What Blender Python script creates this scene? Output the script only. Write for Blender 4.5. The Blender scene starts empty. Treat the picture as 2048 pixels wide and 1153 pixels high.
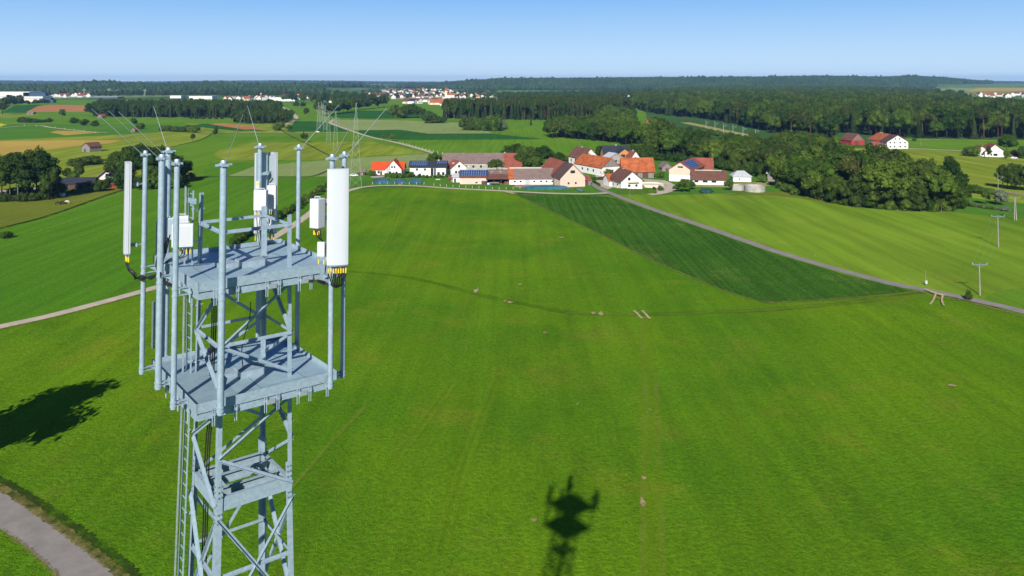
import bpy, bmesh, math, random
import numpy as np
from mathutils import Vector, Matrix
R = math.radians
random.seed(7); rng = np.random.default_rng(7)
S = bpy.context.scene
C = S.collection

# ------------------------------------------------------------------ camera
F, CX, HY, CAM = 1610.0, 1024.0, 159.0, 50.0
TH = R(2.2)
YP = HY - F*math.tan(TH)
cam = bpy.data.cameras.new('camera'); cam_o = bpy.data.objects.new('camera', cam); C.objects.link(cam_o)
cam_o.location = (0, 0, CAM); cam_o.rotation_euler = (R(90)+TH, 0, 0)
cam.sensor_width = 36; cam.lens = F/2048*36; cam.shift_y = -(576.5-YP)/2048
cam.clip_start = 0.5; cam.clip_end = 30000
S.camera = cam_o

# ------------------------------------------------------------------ sky and sun
SUN_EL, SUN_AZ = R(30.4), R(10.3)        # shadows run towards azimuth +10.3 deg (right of straight ahead)
w = bpy.data.worlds.new('World'); S.world = w; w.use_nodes = True
nt = w.node_tree; nt.nodes.clear()
sky = nt.nodes.new('ShaderNodeTexSky'); sky.sky_type = 'NISHITA'; sky.sun_disc = False
sky.sun_elevation = SUN_EL; sky.sun_rotation = math.pi+SUN_AZ
sky.air_density = 1.0; sky.dust_density = 0.25; sky.ozone_density = 2.5; sky.altitude = 500
bg = nt.nodes.new('ShaderNodeBackground'); bg.inputs[1].default_value = 0.05
tc = nt.nodes.new('ShaderNodeTexCoord'); sx = nt.nodes.new('ShaderNodeSeparateXYZ'); nt.links.new(tc.outputs['Generated'], sx.inputs[0])
gr = nt.nodes.new('ShaderNodeValToRGB'); nt.links.new(sx.outputs[2], gr.inputs[0])
for q, c in ((0, (.520, .720, .960, 1)), (.03, (.440, .670, .950, 1)), (.105, (.190, .450, .880, 1)), (.18, (.035, .120, .360, 1)), (1, (.010, .040, .16, 1))):
    el = gr.color_ramp.elements[0] if q == 0 else gr.color_ramp.elements[-1] if q == 1 else gr.color_ramp.elements.new(q); el.color = c
bg2 = nt.nodes.new('ShaderNodeBackground'); bg2.inputs[1].default_value = 0.84; nt.links.new(gr.outputs[0], bg2.inputs[0])
mx = nt.nodes.new('ShaderNodeMixShader'); mx.inputs[0].default_value = .85
wo = nt.nodes.new('ShaderNodeOutputWorld')
nt.links.new(sky.outputs[0], bg.inputs[0]); nt.links.new(bg.outputs[0], mx.inputs[1]); nt.links.new(bg2.outputs[0], mx.inputs[2]); nt.links.new(mx.outputs[0], wo.inputs[0])
sl = bpy.data.lights.new('sun', 'SUN'); sl.energy = 5.0; sl.angle = R(0.5); sl.color = (1, 0.95, 0.86)
so = bpy.data.objects.new('sun', sl); C.objects.link(so)
sd = Vector((math.sin(SUN_AZ)*math.cos(SUN_EL), math.cos(SUN_AZ)*math.cos(SUN_EL), -math.sin(SUN_EL)))
so.rotation_euler = sd.to_track_quat('-Z', 'Y').to_euler(); so.location = (-30, -120, 150)
S.view_settings.view_transform = 'Standard'; S.view_settings.look = 'None'; S.view_settings.gamma = 1
S.view_settings.exposure = 0.42
S.cycles.max_bounces = 6; S.cycles.diffuse_bounces = 2; S.cycles.glossy_bounces = 2
S.cycles.transmission_bounces = 4; S.cycles.transparent_max_bounces = 12; S.cycles.volume_bounces = 0
S.cycles.use_denoising = True
HAZE = 6e-5

# ------------------------------------------------------------------ helpers
def ray(px, py):
    a = (px-CX)/F; b = (py-YP)/F
    return Vector((a, math.cos(TH)+b*math.sin(TH), math.sin(TH)-b*math.cos(TH)))
def P(px, py, h=0.0):                      # where the line of sight meets the level h
    d = ray(px, py); t = (h-CAM)/d.z
    return Vector((d.x*t, d.y*t, h))
def At(px, py, G):                         # the point of a line of sight at distance G ahead
    d = ray(px, py); t = G/d.y
    return Vector((d.x*t, G, CAM+d.z*t))
def Hgt(py_top, G):                        # height of something whose top shows at row py_top
    return At(CX, py_top, G).z

def link(o, parent=None):
    C.objects.link(o)
    if parent: o.parent = parent
    return o
def tag(o, label=None, cat=None, group=None, kind=None):
    if label: o['label'] = label
    if cat: o['category'] = cat
    if group: o['group'] = group
    if kind: o['kind'] = kind
    return o
def empty(name, loc, label, cat, rz=0, group=None):
    o = bpy.data.objects.new(name, None); link(o); o.location = loc; o.rotation_euler = (0, 0, rz)
    o.empty_display_size = 0.5
    return tag(o, label, cat, group)

class MB:
    def __init__(s): s.v = []; s.f = []; s.m = []; s.mats = []
    def mi(s, mat):
        if mat not in s.mats: s.mats.append(mat)
        return s.mats.index(mat)
    def add(s, vs, fs, mat):
        b = len(s.v); k = s.mi(mat); s.v += [tuple(v) for v in vs]
        for f in fs: s.f.append(tuple(b+i for i in f)); s.m.append(k)
    def box(s, c, d, mat, M=None):
        x, y, z = d[0]/2, d[1]/2, d[2]/2
        vs = [Vector((sx*x, sy*y, sz*z)) for sx in (-1, 1) for sy in (-1, 1) for sz in (-1, 1)]
        if M is not None: vs = [M @ v for v in vs]
        vs = [v+Vector(c) for v in vs]
        s.add(vs, [(0, 1, 3, 2), (4, 6, 7, 5), (0, 4, 5, 1), (2, 3, 7, 6), (0, 2, 6, 4), (1, 5, 7, 3)], mat)
        return s
    def frame(s, a, b, roll=None):
        a = Vector(a); b = Vector(b); z = (b-a).normalized()
        up = Vector(roll) if roll is not None else (Vector((0, 0, 1)) if abs(z.z) < .95 else Vector((1, 0, 0)))
        x = up.cross(z).normalized(); y = z.cross(x)
        return a, b, x, y
    def bar(s, a, b, w_, t_, mat, roll=None):
        a, b, x, y = s.frame(a, b, roll)
        vs = [p+x*i*w_/2+y*j*t_/2 for p in (a, b) for i, j in ((-1, -1), (1, -1), (1, 1), (-1, 1))]
        s.add(vs, [(3, 2, 1, 0), (4, 5, 6, 7), (0, 1, 5, 4), (1, 2, 6, 5), (2, 3, 7, 6), (3, 0, 4, 7)], mat); return s
    def angle(s, a, b, w_, t_, mat, roll=None):   # L profile
        a, b, x, y = s.frame(a, b, roll)
        pr = [(0, 0), (w_, 0), (w_, t_), (t_, t_), (t_, w_), (0, w_)]
        vs = [p+x*i+y*j for p in (a, b) for i, j in pr]
        n = 6
        s.add(vs, [tuple(range(n-1, -1, -1)), tuple(range(n, 2*n))]+[(i, (i+1) % n, n+(i+1) % n, n+i) for i in range(n)], mat); return s
    def tube(s, pts, r, mat, n=10, cap=True):
        pts = [Vector(p) for p in pts]; rs = r if isinstance(r, (list, tuple)) else [r]*len(pts)
        vs = []; x = None
        for i, p in enumerate(pts):
            t = (pts[min(i+1, len(pts)-1)]-pts[max(i-1, 0)]).normalized()
            if x is None:
                up = Vector((0, 0, 1)) if abs(t.z) < .9 else Vector((1, 0, 0)); x = up.cross(t).normalized()
            else:
                x = (x-t*x.dot(t)).normalized()
            y = t.cross(x)
            vs += [p+(x*math.cos(2*math.pi*k/n)+y*math.sin(2*math.pi*k/n))*rs[i] for k in range(n)]
        fs = []
        for i in range(len(pts)-1):
            for k in range(n): fs.append((i*n+k, i*n+(k+1) % n, (i+1)*n+(k+1) % n, (i+1)*n+k))
        if cap:
            fs.append(tuple(range(n-1, -1, -1))); fs.append(tuple((len(pts)-1)*n+k for k in range(n)))
        s.add(vs, fs, mat); return s
    def prism(s, poly, z0, z1, mat):       # vertical prism of a 2-D outline
        n = len(poly)
        vs = [(x, y, z0) for x, y in poly]+[(x, y, z1) for x, y in poly]
        s.add(vs, [tuple(range(n-1, -1, -1)), tuple(range(n, 2*n))]+[(i, (i+1) % n, n+(i+1) % n, n+i) for i in range(n)], mat); return s
    def build(s, name, parent=None, smooth=False, bevel=0):
        me = bpy.data.meshes.new(name); me.from_pydata(s.v, [], s.f)
        for m_ in s.mats: me.materials.append(m_)
        me.polygons.foreach_set('material_index', s.m)
        if smooth: me.polygons.foreach_set('use_smooth', [True]*len(s.f))
        me.update()
        o = bpy.data.objects.new(name, me); link(o, parent)
        if smooth and hasattr(me, 'set_sharp_from_angle'): me.set_sharp_from_angle(angle=R(40))
        if bevel:
            b = o.modifiers.new('bevel', 'BEVEL'); b.width = bevel; b.segments = 2; b.limit_method = 'ANGLE'
        return o

# ------------------------------------------------------------------ materials
class N:
    def __init__(s, name):
        s.m = bpy.data.materials.new(name); s.m.use_nodes = True; s.t = s.m.node_tree; s.t.nodes.clear()
        s.out = s.n('ShaderNodeOutputMaterial'); s.geo = s.n('ShaderNodeNewGeometry')
    def n(s, t, **kw):
        x = s.t.nodes.new(t)
        for k, v in kw.items(): setattr(x, k, v)
        return x
    def l(s, a, b): s.t.links.new(a, b)
    def pos(s, scale=(1, 1, 1), rz=0, obj=False):
        mp = s.n('ShaderNodeMapping'); mp.inputs['Scale'].default_value = scale; mp.inputs['Rotation'].default_value = (0, 0, rz)
        src = s.n('ShaderNodeTexCoord').outputs['Object'] if obj else s.geo.outputs['Position']
        s.l(src, mp.inputs[0]); return mp.outputs[0]
    def noise(s, vec, scale, detail=2, rough=.5):
        x = s.n('ShaderNodeTexNoise'); x.inputs['Scale'].default_value = scale; x.inputs['Detail'].default_value = detail
        x.inputs['Roughness'].default_value = rough; s.l(vec, x.inputs['Vector']); return x.outputs['Fac']
    def ramp(s, fac, a, b, lo=0., hi=1.):
        x = s.n('ShaderNodeMapRange'); s.l(fac, x.inputs[0]); x.inputs[1].default_value = a; x.inputs[2].default_value = b
        x.inputs[3].default_value = lo; x.inputs[4].default_value = hi; return x.outputs[0]
    def mix(s, fac, a, b, mode='MIX'):
        x = s.n('ShaderNodeMix', data_type='RGBA', blend_type=mode)
        for sock, v in ((x.inputs[0], fac), (x.inputs[6], a), (x.inputs[7], b)):
            if isinstance(v, (int, float)): sock.default_value = v
            elif isinstance(v, (tuple, list)): sock.default_value = (*v[:3], 1)
            else: s.l(v, sock)
        return x.outputs[2]
    def math(s, op, a, b=0.):
        x = s.n('ShaderNodeMath', operation=op)
        for sock, v in ((x.inputs[0], a), (x.inputs[1], b)):
            if isinstance(v, (int, float)): sock.default_value = v
            else: s.l(v, sock)
        return x.outputs[0]
    def bsdf(s, col, rough=.7, metal=0., spec=.3, normal=None):
        x = s.n('ShaderNodeBsdfPrincipled')
        if isinstance(col, (tuple, list)): x.inputs['Base Color'].default_value = (*col[:3], 1)
        else: s.l(col, x.inputs['Base Color'])
        if isinstance(rough, (int, float)): x.inputs['Roughness'].default_value = rough
        else: s.l(rough, x.inputs['Roughness'])
        x.inputs['Metallic'].default_value = metal; x.inputs['Specular IOR Level'].default_value = spec
        if normal is not None: s.l(normal, x.inputs['Normal'])
        s.l(x.outputs[0], s.out.inputs[0]); return x
    def bump(s, h, dist, strength=1.):
        x = s.n('ShaderNodeBump'); x.inputs['Distance'].default_value = dist; x.inputs['Strength'].default_value = strength
        s.l(h, x.inputs['Height']); return x.outputs[0]

def mul(c, k): return tuple(min(1, x*k) for x in c)
def plain(name, col, rough=.7, metal=0., spec=.3, var=.12, scale=1.5, obj=True):
    n = N(name); f = n.noise(n.pos(obj=obj), scale, 4, .6)
    c = n.mix(n.ramp(f, .3, .7), mul(col, 1-var), mul(col, 1+var))
    n.bsdf(c, rough, metal, spec); return n.m
ROW = -R(9.4)
def field_mat(name, a, b, c=None, rows=None, row_amt=.35, tuft=.3, bump=.12, patch=.012, row_w=.35, fine=1.0, d=None):
    """crop or grass: broad patches a/b, streaks along the drilling direction, tufts"""
    n = N(name)
    p = n.pos()
    big = n.ramp(n.noise(p, patch, 3, .55), .34, .66)
    col = n.mix(big, a, b)
    if c:
        sp = n.ramp(n.noise(p, patch*3.1, 4, .6), .56, .74)
        col = n.mix(n.math('MULTIPLY', sp, .8), col, c)
    if d:
        sp = n.ramp(n.noise(n.pos((1, .6, 1), .5), patch*2.3, 5, .7), .52, .72)
        col = n.mix(n.math('MULTIPLY', sp, .75), col, d)
        sp = n.ramp(n.noise(n.pos((1, 1, 1), 1.9), patch*4.1, 4, .6), .58, .76)
        col = n.mix(n.math('MULTIPLY', sp, .4), col, (.17, .155, .03))
    rv = n.pos((row_w, .012, 1), -(rows if rows is not None else ROW))
    st = n.noise(rv, 1., 3, .6)
    col = n.mix(row_amt, col, n.mix(n.ramp(st, .3, .7), (.35,)*3, (.95, .95, .8)), 'OVERLAY')
    t1 = n.noise(p, 1.7*fine, 5, .7); t2 = n.noise(n.pos((1, .6, 1), -ROW), 7*fine, 3, .7)
    col = n.mix(tuft, col, n.mix(n.ramp(t1, .33, .67), (.28,)*3, (.8, .82, .62)), 'OVERLAY')
    col = n.mix(tuft*.8, col, n.mix(n.ramp(t2, .3, .7), (.25,)*3, (.85, .85, .7)), 'OVERLAY')
    h = n.math('ADD', t1, n.math('MULTIPLY', t2, .5))
    n.bsdf(col, .95, 0, 0., n.bump(h, bump))
    return n.m

def steel(name, col=(.285, .375, .44), rough=.5, metal=.12, sc=9):
    n = N(name); p = n.pos(obj=True)
    f = n.noise(p, sc, 5, .7); v = n.n('ShaderNodeTexVoronoi'); v.inputs['Scale'].default_value = sc*5; n.l(p, v.inputs[0])
    c = n.mix(n.ramp(f, .32, .68), mul(col, .84), mul(col, 1.12))
    c = n.mix(.10, c, v.outputs['Color'], 'SOFT_LIGHT')
    n.bsdf(c, n.ramp(f, .3, .7, rough-.08, rough+.14), metal, .2); return n.m
def tile_mat(name, col, var=.25, rowdist=.35):
    n = N(name); p = n.pos(obj=True)
    f = n.noise(p, .35, 4, .7); g = n.noise(p, 3., 2, .6)
    wv = n.n('ShaderNodeTexWave', bands_direction='Z'); wv.inputs['Scale'].default_value = 1.6; n.l(p, wv.inputs[0])
    c = n.mix(n.ramp(f, .3, .7), mul(col, 1-var), mul(col, 1+var))
    c = n.mix(.35, c, n.mix(g, (.2,)*3, (.8,)*3), 'OVERLAY')
    c = n.mix(.18, c, wv.outputs['Color'], 'OVERLAY')
    n.bsdf(c, .8, 0, .2); return n.m
def wood_mat(name, col, sc=6):
    n = N(name); p = n.pos((sc, sc, .3), obj=True)
    f = n.noise(p, 1., 3, .6); c = n.mix(n.ramp(f, .3, .7), mul(col, .6), mul(col, 1.3)); n.bsdf(c, .85, 0, .1); return n.m
def leaf_mat(name, a, b, bark=False, trans=.25):
    n = N(name); oi = n.n('ShaderNodeObjectInfo')
    f = n.noise(n.pos(obj=True), 5., 3, .6)
    c = n.mix(oi.outputs['Random'], a, b)
    c = n.mix(.5, c, n.mix(n.ramp(f, .35, .65), (.22, .25, .25), (.8, .78, .6)), 'OVERLAY')
    bs = n.bsdf(c, .85, 0, .04)
    tr = n.n('ShaderNodeBsdfTranslucent'); n.l(c, tr.inputs[0])
    ms = n.n('ShaderNodeMixShader'); ms.inputs[0].default_value = trans
    n.l(bs.outputs[0], ms.inputs[1]); n.l(tr.outputs[0], ms.inputs[2]); n.l(ms.outputs[0], n.out.inputs[0]); return n.m

M = dict(
 steel=steel('galvanised steel'), steel_dark=steel('weathered steel', (.20, .25, .28), .5, .3),
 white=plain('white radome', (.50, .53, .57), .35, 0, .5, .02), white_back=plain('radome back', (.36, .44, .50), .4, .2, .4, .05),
 rru=plain('radio housing', (.54, .56, .59), .45, 0, .4, .04), grey_box=plain('grey box', (.50, .53, .55), .5, 0, .4, .05),
 black=plain('black cable', (.012, .012, .014), .45, 0, .4, .2), yellow=plain('yellow tag', (.75, .52, .02), .5, 0, .3, .05),
 red=plain('red tag', (.55, .03, .02), .5), alu=steel('aluminium rod', (.45, .50, .54), .35, .5),
 wall=plain('white render', (.70, .69, .66), .85, 0, .1, .04, .6), wall_pink=plain('pinkish render', (.62, .47, .38), .85, 0, .1, .07, .5),
 wall_cream=plain('cream render', (.66, .58, .46), .85, 0, .1, .06), wall_grey=plain('grey concrete', (.36, .34, .31), .9, 0, .1, .25, .8),
 wall_red=plain('red boards', (.33, .035, .03), .8), wall_orange=plain('orange timber', (.50, .22, .06), .8),
 wood=wood_mat('weathered boards', (.22, .20, .19)), wood_brown=wood_mat('brown boards', (.10, .06, .045)),
 tile_orange=tile_mat('orange tiles', (.36, .10, .035), .4), tile_bright=tile_mat('bright red tiles', (.52, .065, .015), .15),
 tile_brown=tile_mat('brown tiles', (.135, .062, .045)), tile_red=tile_mat('dull red tiles', (.25, .075, .048)),
 tile_grey=tile_mat('grey brown tiles', (.19, .135, .12), .2), tile_dark=tile_mat('anthracite tiles', (.028, .034, .05), .15),
 tile_brown_dark=tile_mat('dark brown tiles', (.095, .055, .05), .2),
 metal_roof=tile_mat('pale metal roof', (.42, .43, .46), .1), solar=None,
 glass=plain('window glass', (.02, .025, .035), .15, 0, .6, .1), ridge=plain('pale ridge light', (.50, .46, .40), .7),
 bark=wood_mat('bark', (.075, .058, .045)), bark_red=wood_mat('pine bark', (.19, .10, .06)), bark_pale=wood_mat('pale bark', (.30, .27, .24)),
 leaf=leaf_mat('broadleaf foliage', (.044, .095, .014), (.105, .160, .024)), leaf_dark=leaf_mat('dark foliage', (.028, .064, .012), (.068, .105, .020)),
 leaf_grey=leaf_mat('grey willow foliage', (.13, .17, .11), (.17, .20, .14)),
 needle=leaf_mat('conifer needles', (.019, .042, .013), (.050, .074, .020), trans=.1),
 pine=leaf_mat('pine needles', (.040, .060, .018), (.075, .085, .024), trans=.1),
 leaf_light=leaf_mat('light shrub foliage', (.08, .14, .022), (.10, .17, .03)), leaf_purple=leaf_mat('purple foliage', (.045, .012, .02), (.06, .016, .024)),
 tarp=plain('blue green silage sheet', (.035, .13, .17), .5, 0, .4, .3, .4), tarp_green=plain('dark green sheet', (.02, .075, .05), .6, 0, .3, .25, .5),
 navy=plain('navy cladding', (.03, .065, .12), .6), blue=plain('blue cladding', (.02, .10, .32), .6),
 pylon=plain('pylon steel', (.26, .31, .24), .5, .3, .4), pole=wood_mat('grey timber pole', (.30, .27, .25)),
 carwhite=plain('white car paint', (.75, .76, .78), .25, 0, .6, .02), tyre=plain('tyre rubber', (.015,)*3, .8),
 horse_dark=plain('dark brown coat', (.028, .018, .013), .7, 0, .2, .2, 3), horse_white=plain('piebald coat', (.55, .50, .45), .7, 0, .2, .3, 2),
 red_barn_stone=plain('rusty red', (.28, .10, .05), .8),
)
def solar_mat():
    n = N('solar cells'); p = n.pos((1, 1, 1), obj=True)
    b = n.n('ShaderNodeTexBrick'); b.offset = 0; b.inputs['Scale'].default_value = 1; b.inputs['Mortar Size'].default_value = .07
    b.inputs['Brick Width'].default_value = 1.1; b.inputs['Row Height'].default_value = 1.6
    b.inputs['Color1'].default_value = (.010, .035, .13, 1); b.inputs['Color2'].default_value = (.014, .045, .16, 1); b.inputs['Mortar'].default_value = (.25, .29, .36, 1)
    n.l(p, b.inputs[0]); n.bsdf(b.outputs[0], .25, 0, .6); return n.m
M['solar'] = solar_mat()

# ------------------------------------------------------------------ terrain
_px = [-400, 0, 100, 150, 190, 215, 250, 350, 420, 500, 560, 640, 700, 760, 870, 900, 950, 1000, 1150, 1300, 1500, 1640, 1760, 1830, 1900, 1950, 2050, 2500]
_sk = [170, 169, 168, 166, 162, 162, 166, 167.5, 164.5, 167, 168, 167, 165.5, 168, 167, 163.5, 160, 156.5, 156, 154.5, 153.5, 151.5, 153.5, 151.5, 156, 161, 162, 162]
_gbx = [-400, 0, 350, 650, 700, 760, 870, 950, 1330, 1500, 1750, 1850, 2050, 2500]
_gb = [2500, 2450, 2500, 2500, 3300, 4200, 4200, 3700, 3600, 3300, 3600, 4200, 5200, 5200]
def ridge(px):
    gb = np.interp(px, _gbx, _gb); gt = gb+900
    top = CAM-(np.interp(px, _px, _sk)-HY)*gt/F
    return gb, gt, np.maximum(0, top-21)
def terr(X, Y):
    X = np.asarray(X, float); Y = np.asarray(Y, float)
    px = CX+F*X/np.maximum(Y, 50)
    gb, gt, h = ridge(px)
    t = np.clip((Y-gb)/(gt-gb), 0, 1); t = t*t*(3-2*t)
    t2 = np.clip((Y-gt)/2200, 0, 1)
    return h*t*(1-.8*t2*t2*(3-2*t2))
sv = np.linspace(-1, 1, 241)
Yv = np.unique(np.concatenate([np.linspace(-300, 1800, 22), np.linspace(1800, 6600, 90), np.linspace(6600, 10600, 15)]))
gx = sv[None, :]*(np.maximum(Yv, 0)[:, None]*.9+420); gy = np.repeat(Yv[:, None], len(sv), 1)
gz = terr(gx, gy)
gv = np.stack([gx, gy, gz], -1).reshape(-1, 3); nx = len(sv)
idx = np.arange(len(Yv)*nx).reshape(len(Yv), nx)
gf = np.stack([idx[:-1, :-1], idx[:-1, 1:], idx[1:, 1:], idx[1:, :-1]], -1).reshape(-1, 4)
me = bpy.data.meshes.new('ground'); me.from_pydata(gv.tolist(), [], gf.tolist()); me.polygons.foreach_set('use_smooth', [True]*len(gf))
ground = link(bpy.data.objects.new('ground', me)); tag(ground, kind='structure')
def ground_mat():
    n = N('countryside'); p = n.pos()
    n1 = n.noise(p, .004, 2, .5)
    wp = n.n('ShaderNodeVectorMath', operation='ADD'); n.l(n.pos((1/420, 1/900, 1), R(14)), wp.inputs[0])
    sc = n.n('ShaderNodeVectorMath', operation='SCALE'); sc.inputs[3].default_value = .25
    nz = n.n('ShaderNodeTexNoise'); nz.inputs['Scale'].default_value = .0016; n.l(p, nz.inputs['Vector']); n.l(nz.outputs['Color'], sc.inputs[0]); n.l(sc.outputs[0], wp.inputs[1])
    v = n.n('ShaderNodeTexVoronoi', distance='CHEBYCHEV'); v.inputs['Scale'].default_value = 1.; n.l(wp.outputs[0], v.inputs[0])
    sp = n.n('ShaderNodeSeparateColor'); n.l(v.outputs['Color'], sp.inputs[0])
    cr = n.n('ShaderNodeValToRGB'); e = cr.color_ramp; e.interpolation = 'CONSTANT'
    cols = [(0, (.085, .17, .03)), (.22, (.05, .115, .03)), (.42, (.13, .20, .045)), (.6, (.07, .15, .028)), (.76, (.20, .25, .09)), (.88, (.30, .22, .09)), (.93, (.10, .19, .04))]
    e.elements[0].position = 0; e.elements[0].color = (*cols[0][1], 1)
    e.elements.remove(e.elements[1])
    for q, c in cols[1:]:
        x = e.elements.new(q); x.color = (*c, 1)
    n.l(sp.outputs[0], cr.inputs[0])
    col = n.mix(.3, cr.outputs[0], n.mix(n.ramp(n1, .3, .7), (.3,)*3, (.75,)*3), 'OVERLAY')
    n.bsdf(col, .95, 0, 0); return n.m
me.materials.append(ground_mat())

_layer = [0]
def sheet(name, px, mat, z=None, world=False):
    """a field: a thin sheet on the flat ground, its outline given by points on the ground"""
    _layer[0] += 1
    h = z if z is not None else .012+.005*_layer[0]
    pts = [Vector((p[0], p[1], h)) if world else Vector((*P(p[0], p[1]).xy, h)) for p in px]
    if not world and min(p.y for p in pts) < 900:      # ragged margins
        q = []
        for i, a in enumerate(pts):
            b = pts[(i+1) % len(pts)]; L = (b-a).length; k = max(1, min(160, int(L/2.5)))
            for j in range(k):
                c = a.lerp(b, j/k); am = .28 if a.y < 500 else .6
                q.append(c if j == 0 else c+Vector((random.uniform(-am, am), random.uniform(-am, am), 0)))
        pts = q
    bm = bmesh.new(); f = bm.faces.new([bm.verts.new(p) for p in pts])
    if f.normal.z < 0 or f.calc_area() == 0: pass
    bm.normal_update()
    if f.normal.z < 0: f.normal_flip()
    bmesh.ops.triangulate(bm, faces=bm.faces[:])
    me = bpy.data.meshes.new(name); bm.to_mesh(me); bm.free(); me.materials.append(mat)
    return tag(link(bpy.data.objects.new(name, me)), kind='structure')
def smooth(pts, k=8):
    pts = [Vector(p) for p in pts]; out = []
    for i in range(len(pts)-1):
        a, b, c, d = pts[max(i-1, 0)], pts[i], pts[i+1], pts[min(i+2, len(pts)-1)]
        for j in range(k):
            t = j/k
            out.append(.5*((2*b)+(c-a)*t+(2*a-5*b+4*c-d)*t*t+(3*b-a-3*c+d)*t**3))
    return out+[pts[-1]]
def strip(name, px, width, mat, world=False, z=None, jit=0, kind='structure'):
    _layer[0] += 1
    h = z if z is not None else .012+.005*_layer[0]
    pts = smooth([Vector((*p, 0)) if world else P(*p) for p in px], 40 if jit else 10)
    if isinstance(width, (int, float)): width = [width]*2
    vs = []; n = len(pts)
    for i, p in enumerate(pts):
        t = pts[min(i+1, n-1)]-pts[max(i-1, 0)]; nn = Vector((-t.y, t.x, 0)).normalized()
        wd = width[0]+(width[1]-width[0])*i/(n-1)
        for sgn in (-1, 1):
            q = p+nn*sgn*(wd/2+random.uniform(-jit, jit)); vs.append((q.x, q.y, h))
    fs = [(2*i, 2*i+2, 2*i+3, 2*i+1) for i in range(n-1)]
    me = bpy.data.meshes.new(name); me.from_pydata(vs, [], fs); me.materials.append(mat); me.update()
    return tag(link(bpy.data.objects.new(name, me)), kind=kind)

G_ = lambda *a, **k: field_mat(*a, **k)
crop_near = G_('young cereal crop', (.068, .168, .008), (.116, .214, .008), (.160, .200, .016), patch=.018, row_amt=.2, tuft=.44, bump=.26, d=(.048, .128, .008))
crop_left = G_('cereal crop left', (.056, .152, .010), (.078, .176, .013), patch=.008, row_amt=.28, tuft=.45, rows=R(-60))
maize = G_('maize crop', (.032, .092, .013), (.048, .120, .017), (.090, .140, .030), patch=.02, row_amt=.55, tuft=.85, bump=.5, rows=R(-52), row_w=.8)
mown = G_('mown meadow', (.108, .195, .014), (.145, .228, .020), (.19, .235, .035), patch=.012, row_amt=.45, tuft=.2, rows=R(-62), row_w=.16)
meadow = G_('bright meadow', (.082, .180, .012), (.110, .21, .018), patch=.012, row_amt=.3, tuft=.2)
meadow_blue = G_('lush meadow', (.062, .160, .018), (.080, .185, .022), patch=.01, row_amt=.2, tuft=.2)
meadow_olive = G_('dry pasture', (.105, .135, .016), (.14, .165, .024), (.17, .16, .04), patch=.03, row_amt=.15, tuft=.35)
meadow_yellow = G_('yellow green meadow', (.15, .20, .02), (.185, .225, .03), patch=.012, row_amt=.55, tuft=.2, rows=R(-45), row_w=.13)
grain = G_('pale ripening grain', (.19, .25, .085), (.23, .28, .105), patch=.01, row_amt=.15, tuft=.15)
dark_crop = G_('dark leafy crop', (.020, .090, .018), (.030, .108, .022), patch=.01, row_amt=.2, tuft=.2)
tan = G_('ripe straw field', (.36, .25, .055), (.42, .30, .075), patch=.015, row_amt=.2, tuft=.2)
brown = G_('ploughed brown field', (.33, .15, .06), (.40, .19, .08), patch=.02, row_amt=.2, tuft=.2)
rape = G_('yellow rape field', (.42, .45, .01), (.50, .50, .015), patch=.02, row_amt=.1, tuft=.1)
yard = G_('gravel yard', (.36, .32, .27), (.42, .38, .33), patch=.08, row_amt=.1, tuft=.2)
def road_mat(name, col, crack=True):
    n = N(name); p = n.pos(); f = n.noise(p, .35, 5, .65); g = n.noise(p, 8, 2)
    c = n.mix(n.ramp(f, .3, .7), mul(col, .82), mul(col, 1.15)); c = n.mix(.3, c, n.mix(g, (.25,)*3, (.75,)*3), 'OVERLAY')
    if crack:
        v = n.n('ShaderNodeTexVoronoi', feature='DISTANCE_TO_EDGE'); v.inputs['Scale'].default_value = .1
        q = n.n('ShaderNodeVectorMath', operation='ADD'); nz = n.n('ShaderNodeTexNoise'); nz.inputs['Scale'].default_value = .4; n.l(p, nz.inputs[0])
        n.l(p, q.inputs[0]); n.l(nz.outputs['Color'], q.inputs[1]); n.l(q.outputs[0], v.inputs[0])
        c = n.mix(n.ramp(v.outputs['Distance'], 0, .006, .3, 0), c, mul(col, .4))
    n.bsdf(c, .9, 0, .15); return n.m
asphalt = road_mat('asphalt', (.25, .225, .20)); gravel = road_mat('gravel track', (.48, .40, .31), False)
def worn_mat(name, col, thr=.5, sc=.4, stretch=1, soft=.12, amt=1.):
    """a worn or bare patch that breaks up into the crop round it"""
    n = N(name); p = n.pos((1, 1/stretch, 1), -ROW); f = n.noise(p, sc, 5, .7); g = n.noise(n.pos(), 3, 2)
    bs = n.bsdf(n.mix(n.ramp(g, .3, .7), mul(col, .75), mul(col, 1.2)), .95, 0, 0)
    tr = n.n('ShaderNodeBsdfTransparent'); ms = n.n('ShaderNodeMixShader'); n.l(n.ramp(f, thr-soft, thr+soft, 0, amt), ms.inputs[0])
    n.l(tr.outputs[0], ms.inputs[1]); n.l(bs.outputs[0], ms.inputs[2]); n.l(ms.outputs[0], n.out.inputs[0]); return n.m
soil = worn_mat('bare soil', (.42, .30, .17), .42, .5); soil_faint = worn_mat('trodden crop', (.28, .32, .05), .54, .3, 4, .2, .42)
verge = worn_mat('dry verge grass', (.22, .19, .06), .5, .8, 1, .15, .9); verge_dark = worn_mat('dark verge grass', (.035, .062, .012), .45, .5, 1, .15, .85)
darker = worn_mat('denser crop', (.045, .115, .006), .5, .05, 1, .25, .45); lighter = worn_mat('lighter crop and hot spot', (.21, .33, .014), .50, .1, 4, .25, .38)  # the paler tone serves wheel tracks and the painted hot spot band

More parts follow.
